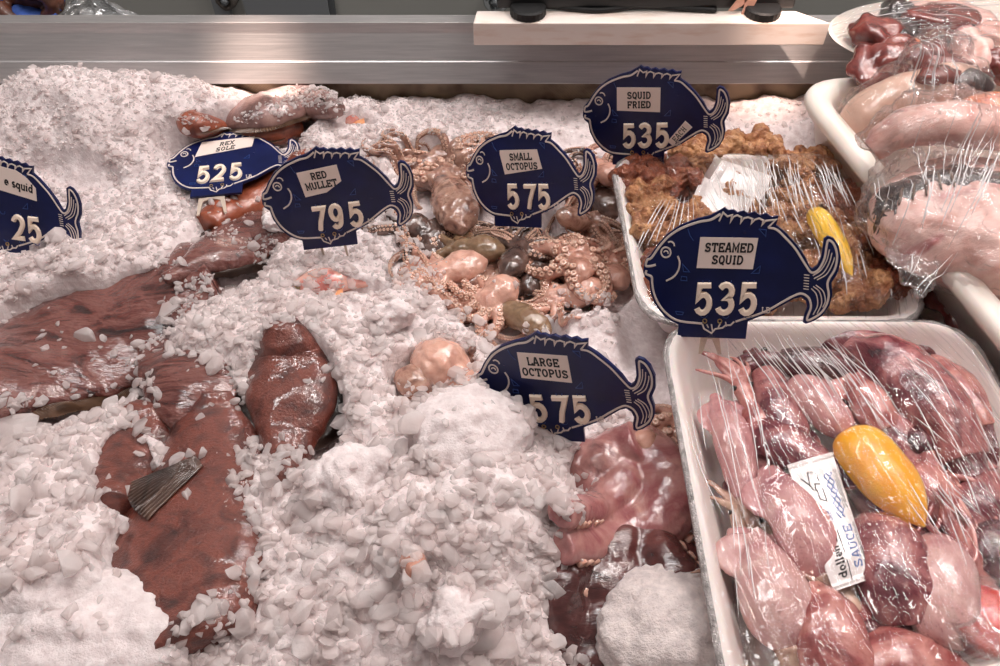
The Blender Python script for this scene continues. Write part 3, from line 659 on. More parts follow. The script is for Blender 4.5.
fF2 = flatfish('big reddish brown flatfish at the bottom, dark ribbed fin across its back', [(212,392,.0),(212,430,.004),(200,520,.008),(192,590,.006),(200,690,.0)], .138, .05, 'brown','fin', prof=(.30,.42,.5,.58,.68,.9,1,1,.95,.8,.5), fw=.014, tail=False, head=False, seed=9.)
fbv = BVHTree.FromPolygons(COLL[-1][0].tolist(),[tuple(f) for f in COLL[-1][1]])
def fan(parent, base_px, tip_a, tip_b, z0, mat, rays=15, nm='pectoral_fin', hump=.006):
    b = P(base_px[0],base_px[1],z0); A = P(*tip_a,z0); Bq = P(*tip_b,z0)
    def fn(u,v):
        e = A+(Bq-A)*u[...,None]; base = b+(Bq-A)*.30*(u-.5)[...,None]; q = base+(e-base)*v[...,None]*(1+.08*np.sin(u*PI))[...,None]
        q[...,2] += hump*np.sin(v*PI*.8)*np.sin(u*PI)+.0014*np.sin(u*rays*2*PI)*np.minimum(1,v*3)
        for ij in np.ndindex(q.shape[:2]):
            h_ = fbv.ray_cast((q[ij][0],q[ij][1],.4),(0,0,-1))[0]
            if h_ is not None: q[ij][2] += max(0,h_[2]+.003-z0) if h_[2]+.003 > q[ij][2] else 0
        return q
    V,F = grid(fn,rays*8,14); o = mk(nm,V,F,M[mat],parent); o.modifiers.new('s','SOLIDIFY').thickness = .0014
zf = fF2[1][24][2]+.034
fan(fF2[0],(200,462),(126,484),(150,524),zf-.004,'fin_ray',14,hump=.006)
flatfish('small brown flatfish under loose ice left of the dark ribbed fin', [(150,408,.0),(132,440,.004),(116,478,.004),(104,520,0)], .072, .034, 'brown','fin', fins=(), tail=False, head=False, prof=(.4,.75,.95,1,1,.9,.7,.5), seed=12.)
flatfish('reddish flatfish with dark fringe fin between ice piles near centre', [(282,322,.0),(288,360,.006),(292,405,.010),(288,450,.006),(280,500,0)], .084, .042, 'brown','fin', fins=(-1,1), fw=.030, prof=(.35,.6,.8,.95,1,.98,.9,.78,.6,.4,.25), tail=False, head=False, seed=15., lift=.004, droop=.02)
flatfish('brown flatfish mostly hidden under loose ice right of the large fish', [(150,345,.0),(190,385,.004),(235,432,.004),(262,470,0)], .085, .034, 'umber','fin', fins=(1,-1), tail=False, head=False, seed=18.)
flatfish('rusty sole lying directly below the REX SOLE sign', [(322,158,.0),(280,180,.004),(240,205,.004),(195,232,.0)], .072, .036, 'rust','finb', fw=.014, head=False, tail=False, seed=21., prof=(.4,.7,.9,1,1,.95,.8,.6,.4))
flatfish('dark brown sole scattered with ice chips behind the large flatfish', [(300,222,.0),(250,242,.004),(205,262,.006),(150,285,.0)], .09, .036, 'umber','fin', fw=.016, head=False, tail=False, seed=24.)
flatfish('grey purple sole on top of the ice by the steel ledge', [(338,110,.012),(305,103,.024),(265,112,.022),(225,118,.024),(196,116,.026)], .066, .04, 'greyfish','finb', fw=.01, seed=27., prof=(.35,.65,.85,1,1,1,.98,.95,.9,.8,.6), tail=False)
flatfish('orange brown sole tucked under the grey purple sole behind the REX SOLE sign', [(300,128,.004),(260,128,.008),(225,128,.014),(196,124,.02),(186,120,.022)], .06, .034, 'rust','finb', fw=.01, seed=30., head=False, prof=(.5,.8,.95,1,1,1,.95,.8,.5), tail=False)

# red mullets in the ice
M['mullet'] = flesh('red_mullet_skin', [lin(190,104,96),lin(220,150,140),lin(232,186,170),lin(214,140,110)], 40, .25, 1., .5, 420, .001, sss=.2)
M['orangefin'] = flesh('orange_fin', [lin(216,130,84),lin(232,168,120)], 50, .3, .6, .4, 200, .001)
def mullet(label, pts, w, seed):
    path = spline([Gp(a,b,dz-.019) for a,b,dz in pts],50); T,B,U = frame(path); rad = interp([.12,.55,.85,1,1,.88,.7,.5,.33,.2,.18],50)*w/2
    VF = displace(tube(path,rad,20,.95), .0006,80,2,seed); solid(VF)
    c = path[25]; r = root('red_mullet', label, 'fish', (c[0],c[1],c[2]-w/2), 'red mullets in the ice'); mk('body',*VF,M['mullet'],r)
    p0,t0,b0 = path[-1],T[-1],B[-1]
    def tf(u,v):
        an = (u-.5)*1.5; rr = v*w*.9*(.7+.6*np.abs(u-.5)); return p0-t0*.004+(np.cos(an)*rr)[...,None]*t0+(np.sin(an)*rr)[...,None]*b0+(.0006*np.sign(np.sin(u*30*PI)))[...,None]*U[-1]
    o = mk('tail_fin',*grid(tf,61,6),M['orangefin'],r,smooth=False); o.modifiers.new('s','SOLIDIFY').thickness=.001
    q = path[6]+U[6]*rad[6]*.7+B[6]*rad[6]*.6; e = mk('eye',*blob(q,(w*.1,w*.1,w*.08),s=2),M['iris'],r); mk('pupil',*blob(q+U[6]*w*.05,(w*.05,w*.05,w*.05),s=2),M['pupil'],e)
    q = path[16]-U[16]*0+B[16]*rad[16]*.9
    o = mk('pectoral_fin',*grid(lambda u,v: q+(v*w*.7)[...,None]*T[16]+((u-.5)*w*.5*v+ v*w*.25)[...,None]*B[16]+(v*.004)[...,None]*U[16],20,6),M['orangefin'],r,smooth=False); o.modifiers.new('s','SOLIDIFY').thickness=.0008
mullet('pink red mullet mostly buried in ice below the RED MULLET sign', [(288,290,.004),(320,284,.010),(352,281,.010),(392,287,.004)], .036, 1.)
mullet('pale pink fish showing through ice right of the cut-off sign', [(28,172,.004),(60,166,.010),(95,172,.010),(128,186,.0)], .05, 2.)
mullet('reddish fish under ice below the cut-off sign', [(-40,262,.004),(-8,246,.012),(22,232,.012),(50,226,.0)], .046, 3.)
mullet('small pink fish tip in the ice near the steel ledge', [(330,122,.0),(350,118,.006),(366,116,.004),(384,118,-.004)], .026, 4.)

# ------------------------------------------------------------------ octopuses
def oct_mat(n, cols, **k): M[n] = flesh(n, cols, k.pop('scale',48), .2, 1., .45, 300, .0012, sss=.18, **k)
oct_mat('oct_brown', [lin(70,46,40),lin(140,100,86),lin(174,136,118),lin(104,72,64)])
oct_mat('oct_pink', [lin(180,128,112),lin(216,170,152),lin(206,152,132)])
oct_mat('oct_grey', [lin(46,34,31),lin(92,70,63),lin(124,98,88)])
oct_mat('oct_salmon', [lin(138,92,78),lin(188,138,120),lin(206,160,142)])
oct_mat('oct_olive', [lin(92,72,54),lin(140,112,86),lin(120,88,70)])
oct_mat('oct_sucker', [lin(192,150,130),lin(214,174,154)])
_cup = lathe([(.55,-.5),(1,0),(.95,.45),(.6,.62),(.32,.35),(.15,.15)],(0,0,0),9)
def octopus(label, at, head_px, mant_px, W, mat, arms, seed, dz=0., flat=.8, suck=1., smat='oct_sucker', r0=None, vox=.0016, group='small octopuses on the ice', cat_='octopus', mats=None):
    R_ = np.random.default_rng(seed); h = Gp(*head_px, dz+.012); mt = Gp(*mant_px, dz+.016); d = mt-h; L = np.linalg.norm(d); d /= L
    r0 = r0 or W*.22; parts = []
    parts.append(tube(spline([h-d*W*.1,h+d*L*.3,h+d*L*.75,h+d*(L+W*.18)],18), np.array(interp([.30,.36,.46,.50,.46,.34,.12],18))*W, 16, flat))
    parts.append(blob(h-d*W*.12,(W*.34,W*.34,W*.28),s=3))
    a0 = math.atan2(-d[1],-d[0]); cups = []; apaths = []
    for (da,ln,curl,up) in arms:
        n = 34; an = a0+math.radians(da); p = h+np.array([math.cos(an),math.sin(an),-.1])*W*.22; q = [p.copy()]; dn = an; step = ln/n
        for i in range(n):
            f = i/n; dn += math.radians(curl)*(.3+2.1*f*f)/n*1.0 + R_.normal(0,.05)
            p = p+np.array([math.cos(dn),math.sin(dn),0])*step
            q.append(p.copy())
        q = np.array(q); f = np.linspace(0,1,n+1); rad = r0*(1-.82*f**.8)
        g = height(q[:,0],q[:,1],False); q[:,2] = np.maximum(h[2]*(1-f)**2+(g+rad*.8)*(1-(1-f)**2), g+rad*.6)+up*np.sin(f*PI)+.002*np.sin(f*9+seed)
        parts.append(tube(q,rad,10)); apaths.append((q,rad))
    VF = remesh(parts, vox, 2); VF = displace(VF,W*.045,34,3,seed*3.); VF = displace(VF,.0006,150,2,seed); solid(VF)
    r = root('octopus', label, cat_, (h[0],h[1],h[2]-.012), group); mk('body',*VF,M[mat],r)
    if suck:
        for q,rad in apaths:
            T,B,U = frame(q); sr = max(1,int(1)); s = 0.; out = []; i = 3
            dist = np.concatenate([[0],np.cumsum(np.linalg.norm(np.diff(q,axis=0),axis=1))]); s = dist[3]
            side = 1 if R_.random()<.5 else -1
            while s < dist[-1]*.93:
                rr = np.interp(s,dist,rad); c = np.array([np.interp(s,dist,q[:,k]) for k in range(3)]); j = min(int(np.searchsorted(dist,s)),len(q)-1)
                for lat in (.75,.15):
                    nrm = side*B[j]*lat+U[j]*math.sqrt(1-lat*lat); sz = rr*.40*suck
                    x_ = T[j]-nrm*(T[j]@nrm); x_ /= np.linalg.norm(x_); y_ = np.cross(nrm,x_)
                    cc = c+T[j]*(sz*.9 if lat<.5 else 0)+nrm*(rr*.97)
                    V = (_cup[0][:,0:1]*x_+_cup[0][:,1:2]*y_+_cup[0][:,2:3]*nrm)*sz+cc; out.append((V,_cup[1]))
                s += rr*.84*suck
            if out: mk('sucker_row',*cat(out),M[smat],r,kind='stuff')
    return r
A8 = lambda ln,c=200,u=0.,n=8,sp=150: [(-sp/2+sp*i/(n-1)+7*((i*5)%3-1), ln*(.8+.4*((i*7)%5)/4), c*(1 if (i*3)%4<2 else -1)*(.6+.5*((i*11)%4)/3), u) for i in range(n)]
octopus('glossy pinkish brown octopus left of the SMALL OCTOPUS sign, striped mantle', 0,(445,182),(462,226),.058,'oct_brown',A8(.10,230,.004,7,150),1,.012)
octopus('grey brown octopus tangled beside the RED MULLET sign tail', 0,(428,232),(402,222),.038,'oct_grey',A8(.09,260,.0,7,170),2,.0)
octopus('small brownish octopus arms reaching out of the ice behind the SMALL OCTOPUS sign', 0,(430,160),(455,150),.034,'oct_brown',A8(.09,160,.004,6,140),3,.004)
octopus('pale pink octopus mantle with arms, second row below SMALL OCTOPUS sign', 0,(445,272),(482,262),.042,'oct_pink',A8(.085,220,.002,7,150),4,.006,suck=0.9)
octopus('dark wet octopus mantle directly left of the SMALL OCTOPUS sign base', 0,(468,248),(500,250),.040,'oct_olive',A8(.07,200,.002,6,150),5,.010,suck=0)
octopus('grey octopus with looping arm below the SMALL OCTOPUS sign base', 0,(520,250),(506,274),.034,'oct_grey',A8(.10,330,.004,7,180),6,.010,suck=.8)
octopus('salmon octopus turned over showing many curled sucker arms', 0,(578,262),(584,276),.034,'oct_salmon',[(-175+29*i,.065+.02*((i*5)%4),(420 if i%2 else -380),.004+.006*(i%3)) for i in range(12)],7,.018,suck=1.1,r0=.0115)
octopus('dark octopus deep in the hollow between the SMALL OCTOPUS and RED MULLET signs', 0,(420,250),(436,262),.036,'oct_grey',A8(.12,240,.0,9,300),31,-.006,suck=.7,r0=.009)
octopus('dark brown octopus arms lining the hollow under the pink octopus', 0,(480,278),(470,286),.036,'oct_brown',A8(.11,260,.0,10,330),32,-.006,suck=.8,r0=.009)
octopus('dark octopus arms lining the hollow below the SMALL OCTOPUS sign', 0,(535,272),(530,290),.036,'oct_grey',A8(.11,240,.0,10,330),33,-.006,suck=.8,r0=.010)
octopus('brown octopus arms lying deep beside the back tray edge', 0,(598,240),(590,235),.036,'oct_brown',A8(.10,240,.0,10,330),34,-.004,suck=.8,r0=.010)
octopus('brown octopus tangle behind the SMALL OCTOPUS sign face', 0,(450,180),(470,190),.036,'oct_brown',A8(.11,280,.002,9,300),35,.0,suck=.9,r0=.009)
octopus('tan octopus arms spilling from the hollow toward the olive mantle', 0,(470,300),(480,306),.03,'oct_salmon',A8(.09,300,.0,8,300),36,-.002,suck=.9,r0=.008)
octopus('smooth pink octopus mantle under the curled sucker arms', 0,(560,296),(602,288),.036,'oct_pink',A8(.06,200,.0,5,120),8,.004,suck=.8)
octopus('salmon octopus arms with suckers beside the back squid tray', 0,(608,268),(622,285),.036,'oct_salmon',A8(.09,400,.006,7,260),9,.006,suck=1.1,r0=.009)
octopus('pale octopus with orange sucker fringe in front of the grey octopus', 0,(492,298),(510,284),.044,'oct_pink',A8(.08,300,.004,8,220),10,.010,suck=1.15,r0=.0085)
octopus('olive brown octopus mantle just behind the LARGE OCTOPUS sign', 0,(498,304),(545,330),.036,'oct_olive',A8(.07,240,.0,6,150),11,.002,suck=.8)
octopus('dark grey octopus right of the SMALL OCTOPUS sign tail', 0,(598,190),(612,214),.042,'oct_grey',A8(.09,260,.006,7,200),12,.008,suck=.7)
octopus('brownish octopus lying right of the SMALL OCTOPUS sign foot', 0,(588,222),(560,216),.034,'oct_brown',A8(.08,260,.004,6,200),13,.008,suck=.7)
octopus('orange tinted octopus arms behind the SMALL OCTOPUS sign tail', 0,(600,168),(618,180),.034,'oct_salmon',A8(.07,260,.004,6,200),14,.004,suck=.8)
octopus('pale pink octopus mantle alone in the ice left of the LARGE OCTOPUS sign', 0,(456,380),(428,352),.060,'oct_pink',A8(.05,120,.0,4,90),15,.010,suck=0)
octopus('brown octopus tucked under the lone pale pink mantle', 0,(436,392),(402,378),.046,'oct_brown',A8(.06,150,.0,5,110),16,.0,suck=0)
octopus('salmon octopus with knobbly suckers beside the front squid tray', 0,(655,455),(640,440),.04,'oct_salmon',A8(.075,420,.006,8,300),17,.008,suck=1.2,r0=.010)
octopus('tiny peach octopus tip poking out of the central ice mound', 0,(414,568),(411,554),.020,'oct_salmon',[],18,.014,suck=0,vox=.0012)
# large octopuses
M['big_dark'] = flesh('big_octopus_skin', [lin(44,20,20),lin(84,44,42),lin(112,66,62)], 26, .2, 1., .6, 160, .002, sss=.1, aniso=(.6,1.5,1))
M['big_pink'] = flesh('big_octopus_flesh', [lin(96,52,56),lin(176,126,120),lin(146,86,88),lin(190,146,136)], 20, .2, 1., .5, 200, .0014, sss=.15)
def bigocto(label, bodyparts, armdefs, mat, smat, eye=None):
    parts = [blob(Gp(a,b,dz),r_,(0,0,rz),4,.08,2.,sd) for a,b,dz,r_,rz,sd in bodyparts]
    ap = []
    for pts,rad in armdefs:
        q = spline([Gp(a,b,dz) for a,b,dz in pts],44); rr = interp(rad,44); parts.append(tube(q,rr,16,.85)); ap.append((q,rr))
    VF = displace(remesh(parts,.0022,3),.0012,70,3,4.); solid(VF); c = Gp(*bodyparts[0][:2])
    r = root('large_octopus', label, 'octopus', (c[0],c[1],c[2]), 'large octopuses under the sign'); mk('body',*VF,M[mat],r)
    for q,rr in ap:
        T,B,U = frame(q); out = []; dist = np.concatenate([[0],np.cumsum(np.linalg.norm(np.diff(q,axis=0),axis=1))]); s = dist[4]
        while s < dist[-1]*.95:
            j = min(int(np.searchsorted(dist,s)),43); rd = rr[j]; nrm = -B[j]*.93-U[j]*.1; nrm /= np.linalg.norm(nrm); sz = rd*.3; x_ = T[j]; y_ = np.cross(nrm,x_)
            out.append(((_cup[0][:,0:1]*x_+_cup[0][:,1:2]*y_+_cup[0][:,2:3]*nrm)*sz+q[j]+nrm*rd*.93,_cup[1])); s += rd*.7
        mk('sucker_row',*cat(out),M[smat],r,kind='stuff')
    return r
bigocto('large purplish pink octopus with thick folded arm below the LARGE OCTOPUS sign', [(606,468,.022,(.04,.034,.028),.4,1.)],
  [([(625,440,.03),(655,462,.034),(672,492,.036),(655,525,.034),(610,540,.026),(560,548,.012)],[.026,.028,.031,.026,.02,.014]),
   ([(640,440,.02),(612,455,.03),(622,480,.034),(600,505,.03),(560,515,.02)],[.02,.022,.02,.016,.012])],'big_pink','oct_pink')
bigocto('large dark reddish brown octopus in the ice hollow beside the front tray', [(600,590,.012,(.055,.062,.03),.1,2.),(592,640,.008,(.045,.05,.026),0,3.)],
  [([(600,560,.024),(640,545,.03),(680,575,.024),(715,610,.014)],[.024,.024,.018,.012]),([(650,535,.026),(690,560,.022),(716,590,.014)],[.016,.014,.010]),
   ([(580,560,.02),(560,585,.024),(566,625,.02),(580,670,.012)],[.018,.02,.018,.012])],'big_dark','oct_pink')
#PART4
# ------------------------------------------------------------------ trays
M['edge'] = N('rolled_film')
def _edge():
    m = M['edge']; v = m.coord((1,1,1)); m.lk(m.ramp(m.noise(v,120,3),[(.3,lin(150,146,144)),(.7,lin(226,220,218))]), m.b.inputs['Base Color'])
    m.bump(m.noise(m.coord((1,1,1)),700,3),.9,.003); m.set(Roughness=.14, Metallic=.55); M['edge'] = m.m
_edge()
M['film'] = film_mat('cling_film', -.2, 190, 5, .55, .0040, .0, .95, .06)
M['film_far'] = film_mat('cling_film_crinkled', -.1, 150, 16, .9, .005, .01, 1.2, .10)
M['film_bag'] = film_mat('crinkled_bag_film', .9, 26, 80, .9, .006, .01, 1.0, .10, (.99,.98,.98,1), .05)
M['film_plate'] = film_mat('plate_film', .12, 9, 240, .9, .004, .01, 1.1, .1, (1,1,1,1), .02)
def tray(label, poly, z0, h, group, film, dome, amp, floor_in=.034, r=.04):
    x0,y0 = np.mean(poly,0); R = root('seafood_tray', label, 'tray', (x0,y0,z0), group)
    pf = [(.034,0),(.030,.001),(.006,h-.006),(.001,h-.003),(0,h),(.002,h+.002),(.005,h+.002),(.008,h-.001),(.012,h-.006),(floor_in,.010),(floor_in+.008,.006)]
    V,F = dish(poly,r,[(d,z0+z) for d,z in pf]); mk('tray_body',V,F,M['foam'],R,angle=60)
    ring = rounded(inset(poly,.002),r,24); c = ring.mean(0); rings = []
    S_ = np.concatenate([[1.0,.992,.975],np.linspace(.95,.03,34)])
    for s in S_:
        q = c+(ring-c)*s; e = 1-s; z = z0+h+.0025+dome*(1-(1-min(1,e*1.35))**2)
        zz = z+amp*fbm(np.column_stack([q*26,q[:,0]*0+4]),3)*min(1,e*8); rings.append(np.column_stack([q,zz]))
    V,F = loft(rings,False,True); f = mk('plastic_film',V,F,film,R); FILMS.append((f,V,F))
    p = rounded(inset(poly,-.0005),r,14); p3 = np.column_stack([p,np.full(len(p),z0+h-.002)]); p3[:,2] += .0012*fbm(np.column_stack([p*90,p[:,0]*0]),2)
    mk('rolled_edge',*tube(p3,np.full(len(p3),.0036)*(1+.25*vnoise(np.column_stack([p*160,p[:,0]*0]))),8,closed=True),M['edge'],f)
    return R
FILMS = []
def _crease_glint():  # whitish colour paints the film's streak highlights along its folds
    m = N('film_crease_glint'); m.set(Base_Color=(.92,.9,.9,1), Roughness=.18, Specular_IOR_Level=.9, Coat_Weight=.6)
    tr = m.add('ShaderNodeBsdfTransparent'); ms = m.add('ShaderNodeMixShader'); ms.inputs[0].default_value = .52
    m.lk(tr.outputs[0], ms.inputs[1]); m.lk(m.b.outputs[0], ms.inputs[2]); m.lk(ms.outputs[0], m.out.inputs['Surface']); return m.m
M['crease'] = _crease_glint()
def crease_glints(parent, V, F, lines, z, r=.0005, seed=0):  # thin white tubes draped on the film as painted streak highlights
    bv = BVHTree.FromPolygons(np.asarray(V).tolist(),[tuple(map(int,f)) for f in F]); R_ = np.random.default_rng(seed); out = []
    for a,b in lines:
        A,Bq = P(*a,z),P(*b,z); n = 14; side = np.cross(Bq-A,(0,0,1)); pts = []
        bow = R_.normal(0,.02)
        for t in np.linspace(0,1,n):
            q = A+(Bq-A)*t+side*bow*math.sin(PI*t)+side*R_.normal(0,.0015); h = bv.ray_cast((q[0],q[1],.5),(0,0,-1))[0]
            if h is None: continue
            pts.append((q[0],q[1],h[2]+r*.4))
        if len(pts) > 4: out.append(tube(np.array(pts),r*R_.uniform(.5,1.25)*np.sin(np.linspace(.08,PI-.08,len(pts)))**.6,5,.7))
    if out: mk('film_crease_glint',*cat(out),M['crease'],parent,kind='stuff')
near = [(.147,.05),(.424,.05),(.424,.468),(.147,.468)]
far = [(.134,.480),(.404,.480),(.404,.735),(.128,.735)]
tray('white foam tray of raw purple squid under cling film, nearest the viewer', near, .004, .064, 'wrapped seafood trays', M['film'], .030, .0022, r=.05)
tray('white foam tray of brown fried squid under crinkled film, behind the front tray', far, .000, .054, 'wrapped seafood trays', M['film_far'], .030, .004, r=.045)

R_ = np.random.default_rng(77); U_ = R_.uniform
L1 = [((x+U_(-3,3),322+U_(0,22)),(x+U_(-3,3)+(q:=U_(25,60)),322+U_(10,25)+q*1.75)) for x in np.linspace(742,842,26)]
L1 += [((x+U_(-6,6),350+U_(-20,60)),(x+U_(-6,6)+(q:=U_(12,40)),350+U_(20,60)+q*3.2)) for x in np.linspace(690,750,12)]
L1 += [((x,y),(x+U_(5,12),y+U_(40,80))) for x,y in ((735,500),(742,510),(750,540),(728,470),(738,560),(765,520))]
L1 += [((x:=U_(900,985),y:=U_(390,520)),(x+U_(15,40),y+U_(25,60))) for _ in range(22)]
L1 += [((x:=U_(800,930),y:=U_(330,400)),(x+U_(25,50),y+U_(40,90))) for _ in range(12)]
crease_glints(FILMS[0][0],FILMS[0][1],FILMS[0][2],L1,.09,.0005,1)
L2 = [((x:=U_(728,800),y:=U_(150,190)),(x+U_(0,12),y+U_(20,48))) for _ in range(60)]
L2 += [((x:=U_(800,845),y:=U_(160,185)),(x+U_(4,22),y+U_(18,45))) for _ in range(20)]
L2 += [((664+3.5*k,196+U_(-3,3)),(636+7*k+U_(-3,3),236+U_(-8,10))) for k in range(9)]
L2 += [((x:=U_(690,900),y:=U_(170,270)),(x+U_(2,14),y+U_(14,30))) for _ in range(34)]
crease_glints(FILMS[1][0],FILMS[1][1],FILMS[1][2],L2,.08,.0006,2)
# squid
SQ = dict(speck=lin(70,24,34))
M['sq_pink'] = flesh('squid_pink', [lin(214,168,162),lin(196,140,140),lin(150,88,98)], 24, .22, 1., .3, 380, .0008, sss=.15, **SQ)
M['sq_pale'] = flesh('squid_pale', [lin(220,184,176),lin(206,160,156),lin(180,124,126)], 26, .22, 1., .3, 380, .0008, sss=.15, **SQ)
M['sq_purple'] = flesh('squid_purple', [lin(50,16,26),lin(112,48,58),lin(178,112,110),lin(92,34,44)], 26, .22, 1., .5, 300, .0014, sss=.1, **SQ)
M['sq_red'] = flesh('squid_red', [lin(94,38,42),lin(158,86,84),lin(206,142,132),lin(120,50,56)], 22, .22, 1., .4, 300, .001, sss=.12, **SQ)
M['sq_dark'] = flesh('squid_dark', [lin(30,12,18),lin(84,34,42),lin(136,78,82)], 30, .2, 1., .6, 260, .0016, sss=.08)
M['sq_head'] = flesh('squid_head', [lin(110,72,66),lin(186,148,130),lin(212,180,158)], 60, .25, .9, .5, 300, .001, sss=.12)
def squid(label, pts, w, mat, head=None, fins=True, armlen=.05, narm=7, flat=.72, seed=1, hmat='sq_head', spread=50, prof=(.08,.40,.66,.86,.98,1,.98,.9,.76)):
    """pts: (px,py,z) from the pointed tail to the mantle opening"""
    path = spline([P(a,b,z) for a,b,z in pts],40); T,B,U = frame(path); rad = interp(prof,40)*w/2
    parts = [tube(path,rad,20,flat)]
    if fins:
        for s_ in (1,-1):
            q = [path[2]+B[2]*s_*w*.05, path[8]+B[8]*s_*w*.50-U[8]*.002, path[17]+B[17]*s_*w*.36]
            parts.append(tube(spline(q,16),np.array(interp([.05,.16,.20,.16,.05],16))*w,10,.28))
    VF = displace(remesh(parts,max(.0012,w*.035),2),.0007,60,3,seed)
    c = path[20]; r = root('squid', label, 'squid', (c[0],c[1],c[2]-w*.36), 'squid in the front tray'); mk('mantle',*VF,M[mat],r)
    if head is not False:
        p0,t0,b0,u0 = path[-1],T[-1],B[-1],U[-1]; hd = p0+t0*w*.22
        if head: hd = P(*head); t0 = (hd-p0); t0 /= np.linalg.norm(t0); b0 = np.cross(t0,(0,0,1)); b0 /= np.linalg.norm(b0); u0 = np.cross(b0,t0)
        hp = [tube([p0-t0*w*.15,p0+t0*w*.1,hd,hd+t0*w*.25],[w*.30,w*.27,w*.30,w*.24],14,.8)]; R_ = np.random.default_rng(seed)
        for k in range(narm):
            an = math.radians(-spread+2*spread*k/(narm-1)+R_.uniform(-6,6)); d = t0*math.cos(an)+b0*math.sin(an); L = armlen*R_.uniform(.7,1.15); sd = R_.choice([-1,1])
            sw = R_.uniform(.15,.5)*sd
            q = [hd+t0*w*.15+b0*math.sin(an)*w*.15, hd+d*L*.5+u0*R_.uniform(-.003,.004), hd+d*L*.9+b0*sw*L*.4-u0*.003, hd+d*L*1.05+b0*sw*L*.8-u0*.004]
            hp.append(tube(spline(q,16),[w*.10,w*.085,w*.06,.0009],8))
        HV = remesh(hp,max(.0011,w*.03),1); hh = mk('head',*HV,M[hmat],r)
        for s_ in (1,-1): mk('eye',*blob(hd+b0*s_*w*.27+u0*w*.10,(w*.085,)*3,s=2),M['pupil'],hh)
    return r
zl,zm,zh = .030,.046,.060
squid('pale pink squid against the left wall of the front tray, upper one', [(714,395,.052),(728,425,.056),(738,462,.052),(746,500,.046)], .034, 'sq_pink', (748,520,.044), seed=1, armlen=.035, prof=(.25,.55,.8,.95,1,.97,.85,.7,.6))
squid('small purple squid with arms spread at the back left tray corner', [(775,455,.046),(764,432,.05),(752,408,.052)], .030, 'sq_red', (742,388,.054), seed=2, armlen=.045, hmat='sq_red', spread=38)
squid('purple brown squid lying behind the small spread squid', [(800,460,.05),(785,420,.058),(765,372,.056)], .036, 'sq_purple', False, seed=3, prof=(.3,.6,.85,1,1,1,.95,.85,.7))
squid('dark squid lying crosswise along the back of the tray', [(882,372,.05),(830,366,.056),(780,362,.052)], .036, 'sq_dark', (764,361,.05), seed=4, armlen=.03, hmat='sq_dark')
squid('mottled purple squid at the very back of the tray', [(800,343,.046),(850,339,.054),(905,344,.048)], .036, 'sq_purple', (925,350,.046), seed=5, armlen=.05, hmat='sq_dark')
squid('plump pink squid just above the lemon wedge', [(794,378,.056),(815,400,.064),(846,432,.060)], .040, 'sq_pink', False, seed=6, prof=(.3,.7,.9,1,1,.98,.9,.8,.6))
squid('dark purple mottled squid above the tartar packet', [(750,425,.05),(785,445,.058),(832,474,.054)], .040, 'sq_purple', False, seed=7, prof=(.4,.7,.9,1,1,.98,.9,.8,.65))
squid('large dark glossy squid filling the right back corner of the tray', [(840,345,.050),(890,362,.064),(935,405,.066),(965,460,.056)], .058, 'sq_purple', (975,490,.05), seed=8, armlen=.06, hmat='sq_dark', prof=(.4,.7,.9,1,1,1,.95,.85,.75))
squid('reddish purple squid along the right wall of the tray', [(925,352,.044),(955,385,.052),(985,430,.050)], .040, 'sq_red', (995,452,.046), seed=9, armlen=.05, hmat='sq_dark')
squid('purple pink squid between the pink squid and the lemon wedge', [(845,372,.058),(868,400,.062),(885,432,.058)], .036, 'sq_red', False, seed=10)
squid('pink squid with purple patch lying under the tartar packet', [(768,470,.056),(790,505,.066),(812,545,.064),(824,578,.054)], .048, 'sq_pink', (832,596,.046), seed=11, armlen=.04, prof=(.4,.6,.75,.9,1,1,.95,.8,.6))
squid('long pale pink speckled squid at the lower left of the tray', [(757,528,.056),(768,568,.064),(780,612,.062),(796,650,.052)], .054, 'sq_pale', (801,664,.046), seed=12, armlen=.03, prof=(.12,.36,.62,.84,.98,1,.92,.7,.42))
squid('dark red squid at the bottom beside the long pale squid', [(812,588,.056),(826,620,.064),(836,660,.062),(842,700,.056)], .052, 'sq_red', False, seed=13, prof=(.45,.7,.88,.98,1,1,.95,.9,.8))
squid('dark purple wrinkled squid directly below the lemon wedge', [(876,520,.056),(888,550,.064),(898,590,.064),(906,625,.056)], .058, 'sq_purple', False, seed=14, prof=(.55,.8,.95,1,.95,1,.95,.8,.6))
squid('smooth pale squid beside the red sauce cup', [(940,541,.058),(942,570,.066),(944,610,.064),(946,648,.052)], .050, 'sq_pale', False, seed=15, fins=False, prof=(.5,.78,.9,.98,1,1,.97,.85,.55))
squid('red squid lying across the bottom edge below the pale squid', [(850,684,.050),(890,668,.058),(930,676,.054),(975,700,.046)], .054, 'sq_red', False, seed=16, fins=False, prof=(.4,.75,.92,1,1,.98,.9,.8,.6))
squid('dark squid with stringy arms at the right below the glossy squid', [(1010,470,.05),(985,495,.056),(962,520,.054)], .040, 'sq_purple', (950,530,.05), seed=17, armlen=.05, hmat='sq_red')
squid('purple squid in the right corner above the sauce cup', [(1020,520,.05),(1000,545,.056),(980,575,.050)], .044, 'sq_dark', (968,560,.056), seed=18, armlen=.05, hmat='sq_red')
squid('curled beige squid arms between the red and dark squid', [(872,655,.05),(866,640,.054),(860,622,.056)], .030, 'sq_dark', (848,604,.058), seed=19, armlen=.045, narm=9, spread=70)
squid('small beige squid head wedged between the pale squids', [(742,560,.036),(742,545,.042),(740,528,.046)], .024, 'sq_pink', (738,514,.046), seed=20, armlen=.03, narm=9)
squid('purple squid half hidden under the lemon wedge', [(845,455,.048),(870,480,.05),(890,515,.048)], .046, 'sq_purple', False, seed=21)
squid('small dark squid under the middle of the packet', [(838,520,.046),(850,545,.05),(862,590,.046)], .040, 'sq_dark', (866,606,.048), seed=22, armlen=.05)
